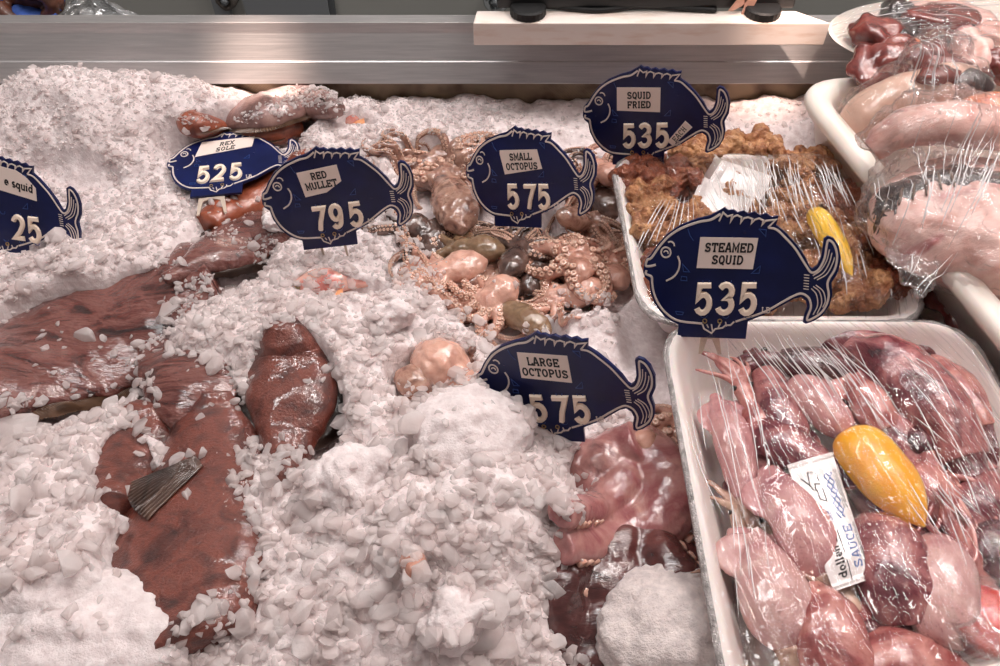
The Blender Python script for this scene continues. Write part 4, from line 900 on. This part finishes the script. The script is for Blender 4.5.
squid('stringy dark arms spread over the right side of the squid heap', [(900,420,.05),(915,440,.058),(925,455,.058)], .030, 'sq_dark', (932,470,.060), seed=31, armlen=.075, narm=10, spread=75, hmat='sq_red')
squid('dark purple squid between the glossy squid and the lemon wedge', [(860,400,.046),(890,430,.052),(915,470,.048)], .042, 'sq_purple', False, seed=32)
squid('dark squid deep at the back centre of the tray', [(830,385,.040),(860,392,.044),(890,405,.040)], .044, 'sq_dark', False, seed=33)
squid('dark brown squid low beside the long pale squid', [(800,545,.036),(805,590,.040),(815,640,.036)], .046, 'sq_dark', (820,660,.036), seed=34, armlen=.05)
squid('dark squid low between the lemon wedge and the smooth pale squid', [(920,520,.040),(925,570,.044),(925,640,.040)], .050, 'sq_dark', False, seed=35)
squid('dark squid arms low in the middle of the tray', [(745,470,.036),(760,500,.04),(765,520,.038)], .036, 'sq_dark', (768,540,.040), seed=36, armlen=.05, narm=9, hmat='sq_head')
squid('purple squid low at the back left of the squid heap', [(735,400,.034),(750,440,.038),(765,480,.036)], .044, 'sq_purple', False, seed=37)
squid('reddish squid on the right behind the sauce cup', [(905,455,.05),(925,485,.056),(945,520,.054)], .046, 'sq_red', (952,536,.054), seed=23, armlen=.05, hmat='sq_red', narm=9)

# lemon wedges
M['lemon'] = N('lemon_peel')
def _lem():
    m = M['lemon']; v = m.coord(); m.lk(m.ramp(m.noise(v,50,3),[(.3,lin(240,156,10)),(.7,lin(248,186,30))]), m.b.inputs['Base Color'])
    m.bump(m.noise(v,420,2),.35,.0012); m.set(Roughness=.3, Coat_Weight=.4, Subsurface_Weight=.1, Subsurface_Scale=.004); M['lemon'] = m.m
_lem()
M['pulp'] = flesh('lemon_pulp',[lin(240,200,90),lin(250,226,150)],60,.25,.8,.5,300,.001)
def lemon(label, a, b, z, w, h, mat):
    A,Bp = P(*a,z),P(*b,z); d = Bp-A; L = np.linalg.norm(d); d /= L; s_ = np.cross((0,0,1),d); c = (A+Bp)/2
    n,mm = 30,22; t = np.linspace(-1,1,n); rr = np.maximum(.03,np.where(t<0,(1-np.abs(t)**5)**.55,(1-np.abs(t)**2.0)**.85)); rr[0] = rr[-1] = .05
    V = []
    for i in range(n):
        for j in range(mm):
            an = PI*j/(mm-1); V.append(c+d*t[i]*L/2*(1.0)+s_*math.cos(an)*rr[i]*w/2+np.array([0,0,1])*math.sin(an)*rr[i]*h)
    F = [(i*mm+j,(i+1)*mm+j,(i+1)*mm+j+1,i*mm+j+1) for i in range(n-1) for j in range(mm-1)]+[tuple(range(mm))[::-1],tuple(range((n-1)*mm,n*mm))]
    F += [(i*mm,i*mm+mm-1,(i+1)*mm+mm-1,(i+1)*mm) for i in range(n-1)]
    r = root('lemon_wedge', label, 'lemon', (c[0],c[1],z), 'lemon wedges'); mk('peel',np.array(V),F,M[mat],r,angle=50)
    V2 = [c+d*t[i]*L*.47+s_*sg*rr[i]*w*.46+np.array([0,0,-.0008-dz]) for i in range(n) for sg,dz in ((-1,0),(1,0),(.1,.012*rr[i]))]
    F2 = [(i*3+j,(i+1)*3+j,(i+1)*3+(j+1)%3,i*3+(j+1)%3) for i in range(n-1) for j in range(3)]+[(0,1,2),((n-1)*3+2,(n-1)*3+1,(n-1)*3)]
    mk('pulp',np.array(V2),F2,M['pulp'],r); return r
lemon('orange yellow lemon wedge on the raw squid, peel side up', (846,430),(924,527),.068,.050,.019,'lemon')
M['lemon2'] = plain('yellow_peel', lin(246,196,50), .3, Coat_Weight=.4)
lemon('yellow lemon wedge among the fried squid', (812,210),(852,276),.070,.026,.014,'lemon2')

# sauce packets
M['foil'] = plain('white_sachet', lin(232,224,222), .3, .1, Coat_Weight=.5)
M['blue_ink'] = plain('blue_ink', lin(64,104,170), .5)
def packet(label, quad, z, printed=False, hump=.004):
    q = [P(a,b,zz) for (a,b),zz in zip(quad,z)]   # top-left, top-right, bottom-right, bottom-left
    q = np.array(q)
    def surf(u,v,s,off=0.):
        u = np.asarray(u,float)[...,None]; v = np.asarray(v,float)[...,None]
        p = (q[0]*(1-u)+q[1]*u)*(1-v)+(q[3]*(1-u)+q[2]*u)*v
        n = np.cross(q[1]-q[0],q[3]-q[0]); n /= np.linalg.norm(n); n = n if n[2]>0 else -n
        body = np.clip(np.minimum((v-.06)/.12,(.94-v)/.12),0,1)*np.sin(PI*np.clip(u,0,1))**.7
        cr = .0004*np.sign(np.sin(v*260))*((v<.06)|(v>.94))
        return p+n*(s*(hump*body+.0003)+cr+off)
    nu,nv = 16,70; V1,F1 = grid(lambda u,v: surf(u,v,1),nu,nv); V2,_ = grid(lambda u,v: surf(u,v,-1),nu,nv); k = len(V1)
    F = F1+[tuple(i+k for i in f)[::-1] for f in F1]; bd = [i*nv for i in range(nu)]+[(nu-1)*nv+j for j in range(1,nv)]+[i*nv+nv-1 for i in range(nu-2,-1,-1)]+[j for j in range(nv-2,0,-1)]
    F += [(bd[i],bd[(i+1)%len(bd)],bd[(i+1)%len(bd)]+k,bd[i]+k) for i in range(len(bd))]
    c = q.mean(0); r = root('sauce_packet', label, 'packet', (c[0],c[1],c[2]-.004), 'white sauce packets'); mk('sachet',np.vstack([V1,V2]),F,M['foil'],r,angle=40)
    if printed:
        def pr(polys,w): 
            out = []
            for pl in polys:
                dp = []
                for (a,b),(c_,d_) in zip(pl[:-1],pl[1:]):
                    for t in np.linspace(0,1,4)[:-1]: dp.append((a+(c_-a)*t,b+(d_-b)*t))
                dp.append(pl[-1]); rb,f = ribbon(dp,w,0,1,bev=0.05)
                out.append((surf(rb[:,0]/40,rb[:,1]/120,1,0)+np.array([0,0,1])*(rb[:,2:3]*.0004),f))
            return cat(out)
        # local frame: x 0..40 across, y 0..120 along
        def along(s,x0,y0,h,dirn=-1,k=1.0):
            tl,wd = text(s); sc = h/6; return [[(x0+sc*(-b)*-1*-1+h*0, y0-sc*a*k) for a,b in pl] for pl in tl]
        P1 = along("dollen's",17,112,7.5,k=1.0); V,F = pr(P1,1.2); mk('script_lettering',V,F,M['ink'],r,smooth=False)
        P2 = along('SAUCE',34,108,8,k=1.15); V,F = pr(P2,1.0); mk('blue_lettering',V,F,M['blue_ink'],r,smooth=False)
        V,F = pr([[(20,116),(20,72)]],.8); mk('rule_line',V,F,M['ink'],r,smooth=False)
        wv = [[(x+1.3*math.sin(y*.7+x), y) for y in range(20,66,2)] for x in (26,28.5,31)]; V,F = pr(wv,1.0); mk('blue_waves',V,F,M['blue_ink'],r,smooth=False)
        ic = [[(13,14),(10,30),(14,33),(15,27),(19,29),(19,16),(13,14)],[(6,18),(12,30)],[(15,33),(15,42),(20,46),(20,33)]]; V,F = pr(ic,.8); mk('printed_outline',V,F,M['ink'],r,smooth=False)
        P3 = along('HAR',20,66,5,k=1.); V,F = pr(P3,.7); mk('printed_mark',V,F,M['ghost'],r,smooth=False)
        ln = [[(x,y0),(x,y0+38)] for x in (34,35.5,37) for y0 in (18,)]+[[(36.5,70),(36.5,112)],[(38,70),(38,112)]]; V,F = pr(ln,.35); mk('fine_print',V,F,M['seam'],r,smooth=False)
packet('white tartar sauce packet with black script on the raw squid', [(787,465),(832,452),(873,578),(834,592)], (.074,.076,.074,.070), True)
packet('white sauce packet under film, front one in the fried squid tray', [(690,205),(702,176),(752,200),(744,226)], (.062,.064,.064,.062))
packet('white sauce packet behind the other in the fried squid tray', [(708,182),(722,160),(772,176),(762,200)], (.060,.062,.062,.060))

# sauce cup
c = P(995,616,.082); r = root('sauce_cup', 'clear lidded cup of red cocktail sauce at the right edge of the squid tray', 'cup', (c[0],c[1],.041))
n = 96; a = np.arange(n)*2*PI/n; rb = 1+.012*np.sign(np.sin(a*32))
M['cup'] = film_mat('clear_cup', 0, 30, 30, .2, .001, .0, .7, .08)
rg = lambda rad,z,ribs=1: np.column_stack([c[0]+1.1*rad*np.cos(a)*(rb if ribs else 1),c[1]+1.1*rad*np.sin(a)*(rb if ribs else 1),np.full(n,z+.013)])
mk('cup_body',*loft([rg(.018,.0285),rg(.024,.063),rg(.0255,.064),rg(.0255,.066),rg(.024,.066),rg(.0232,.063),rg(.0172,.0295)]),M['cup'],r)
M['sauce'] = flesh('red_sauce',[lin(170,14,8),lin(206,40,20),lin(140,10,8)],80,.15,1.,.6,200,.002)
mk('sauce',*loft([rg(.0168,.030,0),rg(.0225,.062,0),rg(.018,.0628,0),rg(.008,.0625,0)]),M['sauce'],r)
mk('lid',*loft([rg(.0262,.064),rg(.0268,.066),rg(.0262,.0685),rg(.0240,.0690),rg(.0225,.0672),rg(.021,.0668,0),rg(.005,.0668,0)]),M['cup'],r)

# fried squid
M['fried'] = flesh('fried_crust', [lin(92,48,28),lin(164,104,66),lin(198,146,100),lin(128,66,38)], 55, .45, .25, 1., 300, .004, sss=.0)
M['fried2'] = flesh('fried_crust_red', [lin(84,36,24),lin(150,78,50),lin(182,116,78)], 55, .4, .35, 1., 280, .004, sss=.0)
R_ = np.random.default_rng(4)
FR = [(820,168,.034,0,'fried squid lump at the back, behind the lemon wedge'),(742,205,.034,0,'fried squid lump right of the packets'),(826,242,.034,0,'fried squid lump tucked under the yellow lemon wedge'),(640,178,.034,1,'brown fried squid lump at the left back corner of the tray'),(668,188,.038,1,'reddish fried squid lump left of the sauce packets'),(652,212,.034,0,'brown fried squid lump midway along the left side'),(690,160,.032,0,'fried squid lump behind the packets beside the SQUID FRIED sign'),
 (720,152,.030,0,'fried squid lump at the back edge, middle'),(756,152,.030,0,'fried squid lump at the back edge, right of middle'),(660,240,.036,0,'fried squid lump just behind the STEAMED SQUID sign head'),(668,282,.036,1,'fried squid lump hidden behind the STEAMED SQUID sign face'),
 (705,228,.034,0,'fried squid lump in front of the packets'),(790,170,.034,0,'fried squid lump under the brightest film glare'),(795,210,.036,0,'fried squid lump behind the yellow lemon wedge'),(770,240,.036,0,'fried squid lump left of the yellow lemon wedge'),
 (838,205,.034,1,'fried squid lump at the right back corner'),(858,238,.036,1,'reddish fried squid lump right of the yellow lemon wedge'),(800,276,.036,0,'fried squid lump below the yellow lemon wedge'),(852,285,.042,0,'large crusty fried squid lump at the front right of the tray'),
 (890,280,.034,1,'fried squid lump in the front right corner'),(760,290,.036,0,'fried squid lump behind the STEAMED SQUID sign tail'),(715,275,.036,1,'fried squid lump behind the middle of the STEAMED SQUID sign'),(885,250,.030,1,'small reddish fried squid lump against the right wall')]
for i,(px,py,s_,k,lab) in enumerate(FR):
    s_ *= 1.22
    c = P(px,py,.042); parts = [blob(c,(s_*.62,s_*.55,s_*.5),(R_.uniform(0,1),0,R_.uniform(0,3)),3,.3,2.,i*3.)]
    for j in range(7):
        an = R_.uniform(0,2*PI); e = c+np.array([math.cos(an)*s_*.75,math.sin(an)*s_*.75,R_.uniform(-.2,.45)*s_]); m_ = c+np.array([math.cos(an+.5)*s_*.5,math.sin(an+.5)*s_*.5,s_*R_.uniform(.1,.5)])
        parts.append(tube(spline([c,m_,e],12),[s_*.28,s_*.22,s_*.16],8))
    VF = displace(displace(remesh(parts,.0016,1),.0026,95,3,i*1.),.0012,300,2,i*2.)
    V = VF[0]; V[:,2] = np.clip(V[:,2],.012,None)
    mk('fried_squid',V,VF[1],M['fried2' if k else 'fried'],label=lab,category='fried squid',group='fried squid in the back tray')

# ------------------------------------------------------------------ white tub and wrapped fish
tub = [(.462,.24),(.95,.30),(.90,.86),(.338,.818)]
r = root('plastic_tub','large white plastic tub of wrapped fish heads at the right','tub',(.66,.55,-.01))
V,F = dish(tub,.062,[(.045,-.008),(.040,-.006),(.012,.078),(.002,.086),(-.002,.093),(.0,.099),(.006,.1025),(.014,.1035),(.022,.1015),(.027,.096),(.030,.088),(.058,.006),(.066,.0)]); mk('tub_body',V,F,M['white_plastic'],r,angle=60)
M['flesh'] = flesh('pink_fish_flesh',[lin(206,140,130),lin(226,176,164),lin(236,200,190),lin(190,112,112)],18,.3,.8,.5,160,.002,sss=.2,aniso=(1,2,1))
M['skin_dark'] = flesh('dark_fish_skin',[lin(24,20,22),lin(58,46,46),lin(96,76,72)],26,.25,1.,.6,240,.0015,sss=0.)
M['salmon'] = flesh('orange_salmon_flesh',[lin(206,92,52),lin(228,128,82),lin(236,160,120)],26,.3,.8,.5,200,.001,aniso=(1,3,1))
M['darkred'] = flesh('dark_red_fish_flesh',[lin(70,26,28),lin(132,64,58),lin(174,108,92)],22,.25,1.,.5,200,.0015,sss=.1)
M['bone'] = flesh('pale_fish_flesh',[lin(222,176,154),lin(234,200,180)],22,.3,.8,.4,200,.001)
def wrapped(nm,label,cat_,parts,bag,group=None,cr=None):
    """parts: list of (name, VF, mat); bag = shell parts"""
    V0 = parts[0][1][0]; r = root(nm,label,cat_,(V0[:,0].mean(),V0[:,1].mean(),V0[:,2].min()),group)
    for n_,VF,m_ in parts: mk(n_,*VF,M[m_],r)
    if bag:
        w_ = mk('plastic_wrap',*bag,M['film_bag'],r)
        if cr: crease_glints(w_,bag[0],bag[1],cr,.15,.0007,5)
    return r
# big wrapped head
C0 = P(978,214,.112)
body = displace(remesh([blob(C0+[.0,.0,-.01],(.098,.080,.044),(0,0,-.12),4,.10,1.6,2.),blob(C0+[.03,-.045,-.008],(.075,.045,.036),(0,0,.1),4,.12,1.8,6.)],.003,2),.002,60,3)
skp = spline([P(862,190,.120),P(876,170,.148),P(905,153,.163),(P(960,158,.166)),P(1010,165,.160),P(1060,180,.14)],40)
bvb = BVHTree.FromPolygons(body[0].tolist(),[tuple(f) for f in body[1]])
def drape(p,up=.0): 
    h_ = bvb.ray_cast((p[0],p[1],.4),(0,0,-1))[0]; h_ = h_ if h_ is not None else bvb.find_nearest(tuple(p))[0]; return np.array([h_[0],h_[1],h_[2]+up])
def patch(curve,hw,up,nu=50,nv=14):
    c = np.array(curve); T,B,U = frame(c); V = []
    for i_ in range(len(c)):
        for j_ in range(nv): V.append(drape(c[i_]+B[i_]*hw*(2*j_/(nv-1)-1)*(1+.25*math.sin(i_*.5)+.15*math.sin(i_*1.3)),up*(1-(2*j_/(nv-1)-1)**4)-.0008))
    return np.array(V),[(a_*nv+b_,(a_+1)*nv+b_,(a_+1)*nv+b_+1,a_*nv+b_+1) for a_ in range(len(c)-1) for b_ in range(nv-1)]
skin_ = patch(spline([P(868,196,.135),P(890,178,.145),P(920,168,.15),P(960,168,.15),P(1010,176,.15),P(1050,190,.14)],50),.017,.0025)
ribs = cat([tube(np.array([drape(q,.0014) for q in spline([P(898+10*k,178-1*k,.145),P(892+12*k,196-1*k,.14)],10)]),[.0012,.0016,.0008],6) for k in range(6)])
top = displace(tube(spline([P(872,150,.130),P(905,128,.154),P(960,124,.166),P(1030,135,.15)],30),[.014,.024,.027,.024],18,.7),.0025,50,3)
Vb = remesh([blob(C0+[.0,.006,.004],(.108,.090,.052),(0,0,-.12),4,.10,1.6,2.),blob(C0+[.03,-.045,.0],(.09,.058,.048),(0,0,.1),4,.1,1.8,6.),tube(spline([P(872,150,.13),P(905,126,.156),P(960,122,.17),P(1030,135,.15)],20),[.018,.029,.031,.028],16),
  tube(spline([P(905,235,.10),P(915,262,.112),P(920,286,.108),P(921,298,.104)],14),[.030,.024,.013,.003],12,.22)],.0035,2)
wb = displace(displace(Vb,.006,40,3,3.),.003,120,3)
wrapped('bagged_fish','large fish head with dark skin band wrapped in clear plastic in the tub','fish',[('flesh',body,'flesh'),('skin_band',skin_,'skin_dark'),('gill_ribs',ribs,'finb'),('upper_flesh',top,'flesh')],wb,'fish pieces in the white tub',[((x:=U_(872,1000),y:=U_(140,180)),(x+(930-x)*.35+U_(-8,8),y+U_(25,60))) for _ in range(22)]+[((x:=U_(880,990),y:=U_(220,250)),(x+(918-x)*.6,y+U_(20,40))) for _ in range(14)])
# pale wrapped tail piece leaning on the rim
tp = spline([P(846,140,.075),P(872,112,.105),P(910,94,.125),P(945,84,.135),P(972,82,.132)],36)
tail_ = displace(tube(tp,[.020,.027,.028,.026,.024,.018],18,.85),.0016,60,3)
dk = displace(tube(spline([P(950,90,.139),P(966,86,.137),P(976,92,.130),P(972,100,.122)],16),[.012,.021,.020,.010],16,.9),.001,70)
red = blob(P(938,76,.150),(.024,.013,.010),(0,0,.1),3,.2)
wbag = displace(displace(remesh([tube(tp,[.024,.034,.037,.037,.034,.028],18,.95),blob(P(938,62,.150),(.040,.030,.036),(.1,.3,.1),4,.2,1.8,4.),tube(spline([P(925,68,.15),P(916,55,.175),P(925,48,.185)],10),[.022,.014,.004],12)],.003,2),.004,40,3,7.),.0018,120,2)
wrapped('bagged_fish','pale fish piece with dark end in a clear bag leaning in the tub','fish',[('flesh',tail_,'bone'),('dark_skin',dk,'skin_dark'),('red_flesh',red,'darkred')],wbag,'fish pieces in the white tub',[((x:=U_(900,950),y:=U_(56,80)),(x+U_(10,30),y+U_(15,40))) for _ in range(10)])
sp = displace(tube(spline([P(950,112,.125),P(985,106,.138),P(1030,112,.14),P(1070,125,.13)],24),[.012,.020,.024,.022],16,.6),.0012,60)
mk('salmon_piece',*sp,M['salmon'],label='orange salmon piece behind the wrapped fish head in the tub',category='fish',group='fish pieces in the white tub')
pk = displace(remesh([blob(P(1000,290,.062),(.050,.034,.030),(0,0,-.5),4,.12,1.6,5.),blob(P(1020,262,.062),(.05,.04,.03),(0,0,.2),4,.12,1.6,8.)],.0025,2),.001,60)
mk('fish_piece',*pk,M['flesh'],label='bare pink fish piece at the right edge below the wrapped head',category='fish',group='fish pieces in the white tub')
rp = displace(blob(P(985,300,.040),(.055,.05,.026),(0,0,.3),4,.18,2.,3.),.002,60)
mk('fish_piece',*rp,M['darkred'],label='dark red fish piece low in the tub under the pink piece',category='fish',group='fish pieces in the white tub')
op = displace(tube(spline([P(948,250,.085),P(985,240,.095),P(1030,250,.09)],20),[.012,.02,.02],14,.7),.001,60)
mk('fish_piece',*op,M['salmon'],label='reddish orange fish flap between the wrapped head and the bare pink piece',category='fish',group='fish pieces in the white tub')
lowp = displace(blob((.66,.60,.035),(.14,.15,.045),(0,0,.2),4,.12,2.,9.),.003,40)
mk('fish_piece',*lowp,M['flesh'],label='pink fish mass at the bottom of the tub under the wrapped pieces',category='fish',group='fish pieces in the white tub')

# oval plate
pc = (.578,.888,.1005); r = root('oval_plate','white oval plate of fish steaks under stretched film behind the tub','plate',pc)
V,F = lathe([(.60,0),(.62,-.001),(.66,.0),(.95,.026),(1.,.031),(1.01,.034),(.99,.036),(.93,.034),(.87,.028),(.70,.008),(.60,.005)],pc,72,.176,.094)
V[:,2] = pc[2]+(V[:,2]-pc[2])*.5; mk('plate_body',V,F,M['white_plastic'],r,angle=60)
a = np.arange(72)*2*PI/72; rings = []
for s in np.concatenate([[.995,.97],np.linspace(.93,.03,24)]):
    x = pc[0]+.176*s*np.cos(a); y = pc[1]+.094*s*np.sin(a); rings.append(np.column_stack([x,y,pc[2]+.019+.034*(1-s**2)**.8+.003*fbm(np.column_stack([x*30,y*30,x*0]),3)*(1-s)]))
pf_ = loft(rings,False,True); pfo = mk('plastic_film',*pf_,M['film_plate'],r)
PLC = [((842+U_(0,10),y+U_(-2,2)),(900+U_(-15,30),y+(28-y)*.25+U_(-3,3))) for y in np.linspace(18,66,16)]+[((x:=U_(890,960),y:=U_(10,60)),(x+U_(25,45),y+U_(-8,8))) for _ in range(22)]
crease_glints(pfo,*pf_,PLC,.13,.0006,9)
PL = [('darkred',(858,36),.05,.03,(.9,.9,.7),'small dark red chunk against the left rim of the plate'),('darkred',(872,58),.05,.034,(1.1,.8,.6),'dark crimson chunk at the front left of the plate'),('skin_dark',(884,16),.05,.03,(1.1,.6,.7),'dark skinned strip at the back left of the plate'),('darkred',(925,58),.056,.034,(1.2,.8,.6),'purple red fish chunk behind the bagged tail'),('flesh',(952,14),.05,.034,(1.3,.7,.6),'pale pink fish strip at the back right of the plate'),('darkred',(868,30),.046,.02,(.9,.8,.8),'dark red fish chunk at the left end of the plate'),('skin_dark',(895,38),.05,.028,(1.2,.6,.7),'black skinned fish chunk at the left of the plate'),('darkred',(900,62),.046,.02,(1.2,.7,.6),'crimson fish chunk at the front of the plate'),
 ('salmon',(906,42),.052,.02,(.7,.9,.6),'orange salmon wedge in the middle of the plate'),('darkred',(938,22),.05,.034,(1.3,.8,.8),'large reddish brown fish steak at the back of the plate'),('skin_dark',(955,30),.052,.022,(.8,1.,.7),'dark cut fish steak right of the reddish one'),
 ('flesh',(970,52),.05,.026,(1.4,.7,.6),'pale pink fish slab at the right front of the plate'),('darkred',(990,60),.046,.026,(1.,.7,.7),'mottled dark fish chunk at the right edge of the plate'),('bone',(920,12),.052,.024,(1.3,.6,.6),'pale peach fish strip along the back of the plate'),('flesh',(1000,32),.048,.03,(1.3,.8,.6),'pink fish slab under white film at the far right of the plate')]
for i,(m_,(px,py),dz,s_,sc,lab) in enumerate(PL):
    c = P(px+max(0,(905-px)*.42),py+6,.096+dz*.55); VF = displace(blob(c,(s_*1.12*sc[0],s_*1.12*sc[1],s_*1.1*sc[2]),(.2*math.sin(i),.3*math.cos(i*2),i*.7),4,.28,1.5,i*5.,2),.0018,60,2,i); V = VF[0]; V[:,2] = np.clip(V[:,2],.106,.148)
    mk('fish_steak',V,VF[1],M[m_],label=lab,category='fish steak',group='fish steaks on the oval plate')
#PART5
# ------------------------------------------------------------------ loose ice chips
AV = []; AF = []; o_ = 0
for V,F in COLL:
    AV.append(np.asarray(V)); AF += [tuple(int(i)+o_ for i in f) for f in F]; o_ += len(V)
BV = BVHTree.FromPolygons(np.concatenate(AV).tolist(), AF)
def proto(seed, fine):
    R_ = np.random.default_rng(seed); bm = bmesh.new()
    k = 16 if fine else 11; q = R_.normal(size=(k,3)); q /= np.linalg.norm(q,axis=1)[:,None]; q *= np.array([1,R_.uniform(.6,.95),R_.uniform(.28,.55)])*R_.uniform(.85,1.,(k,1))
    vs = [bm.verts.new(p) for p in q]; bmesh.ops.convex_hull(bm, input=vs)
    for v in [v for v in bm.verts if not v.link_faces]: bm.verts.remove(v)
    bmesh.ops.dissolve_limit(bm, angle_limit=.22, verts=bm.verts, edges=bm.edges)
    bmesh.ops.bevel(bm, geom=list(bm.edges), offset=.11 if fine else .10, segments=2 if fine else 1, profile=.5, affect='EDGES', clamp_overlap=True)
    bmesh.ops.triangulate(bm, faces=bm.faces); bm.verts.index_update()
    V = np.array([v.co for v in bm.verts]); F = np.array([[v.index for v in f.verts] for f in bm.faces]); bm.free(); return V,F
PF = [proto(i,True) for i in range(24)]; PC = [proto(100+i,False) for i in range(24)]
crng = np.random.default_rng(21)
NC = 75000
xs = crng.uniform(-.9,.40,NC); ys = crng.uniform(.13,.93,NC); u0 = crng.random(NC); zz0 = height(xs,ys,False)
pp = proj(np.stack([xs,ys,zz0],-1)); bb = bare(pp[:,0],pp[:,1])
size = np.interp(pp[:,1],[60,200,300,420,560],[.0032,.0040,.0058,.0080,.0088])
size = size*np.exp(crng.normal(-.14,.42,NC))
dens = np.clip(1.25*(.0046/size)**1.75,0,1)*1.0
# smooth packed ice behind and beside the trays carries few loose chips
smooth_zone = ss(.0,.06,xs+.02)*ss(.74,.80,ys)+ss(.02,.06,xs)*(1-ss(.50,.54,ys))*ss(.40,.44,ys)
dens = dens*(1-.85*np.clip(smooth_zone,0,1))
dens = dens*(1-bb)**1.7+.012*(bb>.3)*(1-.93*(pp[:,0]>380))
clump = fbm(np.stack([xs*30,ys*30,xs*0],-1),2); dens = dens*np.where(bb>.2,np.clip(.6+1.6*clump,0.,1.6),1)
for lx,ly,la,lb in LUMPS: dens = dens*(1-.93*(((xs-lx)/la)**2+((ys-ly)/lb)**2 < 1))
keep = (u0 < dens)&(pp[:,0]>-160)&(pp[:,0]<1160)&(pp[:,1]<760)
for a,c,d,e in TRAYS: keep &= ~((xs>a-.012)&(xs<c+.012)&(ys>d-.012)&(ys<e+.012))
CV = []; CF = []; off = 0
for i in np.nonzero(keep)[0]:
    s = size[i]; loc,nrm,_,_ = BV.ray_cast((xs[i],ys[i],.4),(0,0,-1))
    if loc is None: continue
    z = loc[2]+s*crng.uniform(-.45,.22)+(s*.5 if crng.random()<.15 else 0)
    p = np.array([xs[i],ys[i],z]); bad = False
    for b,xa,ya,za in SIGNP:
        d = p-b; l = d@ya; uu = (d@xa)/SU; vv = (d@za)/(SU*VS)
        if abs(l) < s*1.2 and -350 < uu < 620 and vv > 0: bad = True
        if -.05 < l < 0 and -330 < uu < 560 and vv > 45 and p[2] < b[2]+.02: bad = bad or (vv>110)
    if bad: continue
    V,F = (PF if s > .0055 else PC)[crng.integers(24)]
    tl = crng.normal(0,.38,2); R = rotm(tl[0],tl[1],crng.uniform(0,6.28))
    CV.append((V*s)@R.T+p); CF.append(F+off); off += len(V)
CV = np.concatenate(CV); CF = np.concatenate(CF)
me = bpy.data.meshes.new('ice_chips'); me.vertices.add(len(CV)); me.vertices.foreach_set('co',CV.ravel())
me.loops.add(CF.size); me.loops.foreach_set('vertex_index',CF.ravel().astype(np.int32)); me.polygons.add(len(CF)); me.polygons.foreach_set('loop_start',np.arange(0,CF.size,3,dtype=np.int32))
me.update(calc_edges=True); me.validate(); me.shade_smooth(); me.materials.append(M['chip'])
o = bpy.data.objects.new('ice_chips',me); COL.objects.link(o); o['label'] = 'loose crushed ice chips scattered over bed and fish'; o['category'] = 'ice'; o['kind'] = 'stuff'
print('CHIPS', len(CV), len(CF))
# ------------------------------------------------------------------ light
def area(name, loc, tgt, sx, sy, e, col):
    l = bpy.data.lights.new(name,'AREA'); l.shape = 'RECTANGLE'; l.size = sx; l.size_y = sy; l.energy = e; l.color = col
    o = bpy.data.objects.new(name,l); COL.objects.link(o); o.location = loc
    o.rotation_euler = (Vector(tgt)-Vector(loc)).to_track_quat('-Z','Y').to_euler(); return o
area('unseen_strip', (-.5,.9,1.7), (-.3,.6,0), 1.4, .12, 17, (1,.975,.97))
area('unseen_strip', (.7,.95,1.7), (.3,.6,0), 1.2, .10, 9, (1,.93,.9))
area('unseen_strip', (1.15,1.35,1.9), (.28,.3,0), 1.7, .022, 8, (1,.91,.88))  # from here on, unseen strips added so the tray film shows glints
area('unseen_strip', (.95,.85,1.9), (.28,.3,0), 1.5, .02, 8, (1,.93,.90))
area('unseen_strip', (.62,1.45,1.9), (.62,1.46,0), .022, 2.0, 10, (1,.91,.88))  # added lengthwise to draw the film glints into long streaks
area('unseen_strip', (1.75,1.45,1.9), (1.75,1.46,0), .022, 2.0, 12, (1,.91,.88))
area('unseen_strip', (1.0,2.5,1.9), (.28,.6,0), 1.6, .03, 16, (1,.95,.93))  # added far back for highlights on the rear tray's film
for x,y,z,e in ((-.65,-.05,1.7,5),(.68,-.05,1.7,5),(.1,.75,1.9,6),(.75,1.2,1.6,5)):
    l = bpy.data.lights.new('spot_lamp','POINT'); l.energy = e; l.color = (1,.80,.70); l.shadow_soft_size = .05
    o = bpy.data.objects.new('spot_lamp',l); COL.objects.link(o); o.location = (x,y,z)
for a,b,e in (((-.36,.45,1.5),(-.318,.93,.06),330),((.37,.45,1.5),(.352,.93,.05),260)):  # added narrow spots imitate warm lamp reflections on the steel ledge
    l = bpy.data.lights.new('added_ledge_spot','SPOT'); l.energy = e; l.color = (1,.74,.62); l.spot_size = math.radians(5.5); l.spot_blend = .9; l.shadow_soft_size = .03
    o = bpy.data.objects.new('added_ledge_spot',l); COL.objects.link(o); o.location = a; o.rotation_euler = (Vector(b)-Vector(a)).to_track_quat('-Z','Y').to_euler()
w = bpy.data.worlds.new('world'); SC.world = w; w.use_nodes = True
w.node_tree.nodes['Background'].inputs[0].default_value = (.86,.765,.75,1); w.node_tree.nodes['Background'].inputs[1].default_value = .25
SC.view_settings.view_transform = 'Standard'; SC.view_settings.look = 'None'; SC.view_settings.gamma = 1; SC.view_settings.exposure = -.14
SC.view_settings.use_curve_mapping = False
SC.cycles.transparent_max_bounces = 24; SC.cycles.max_bounces = 10
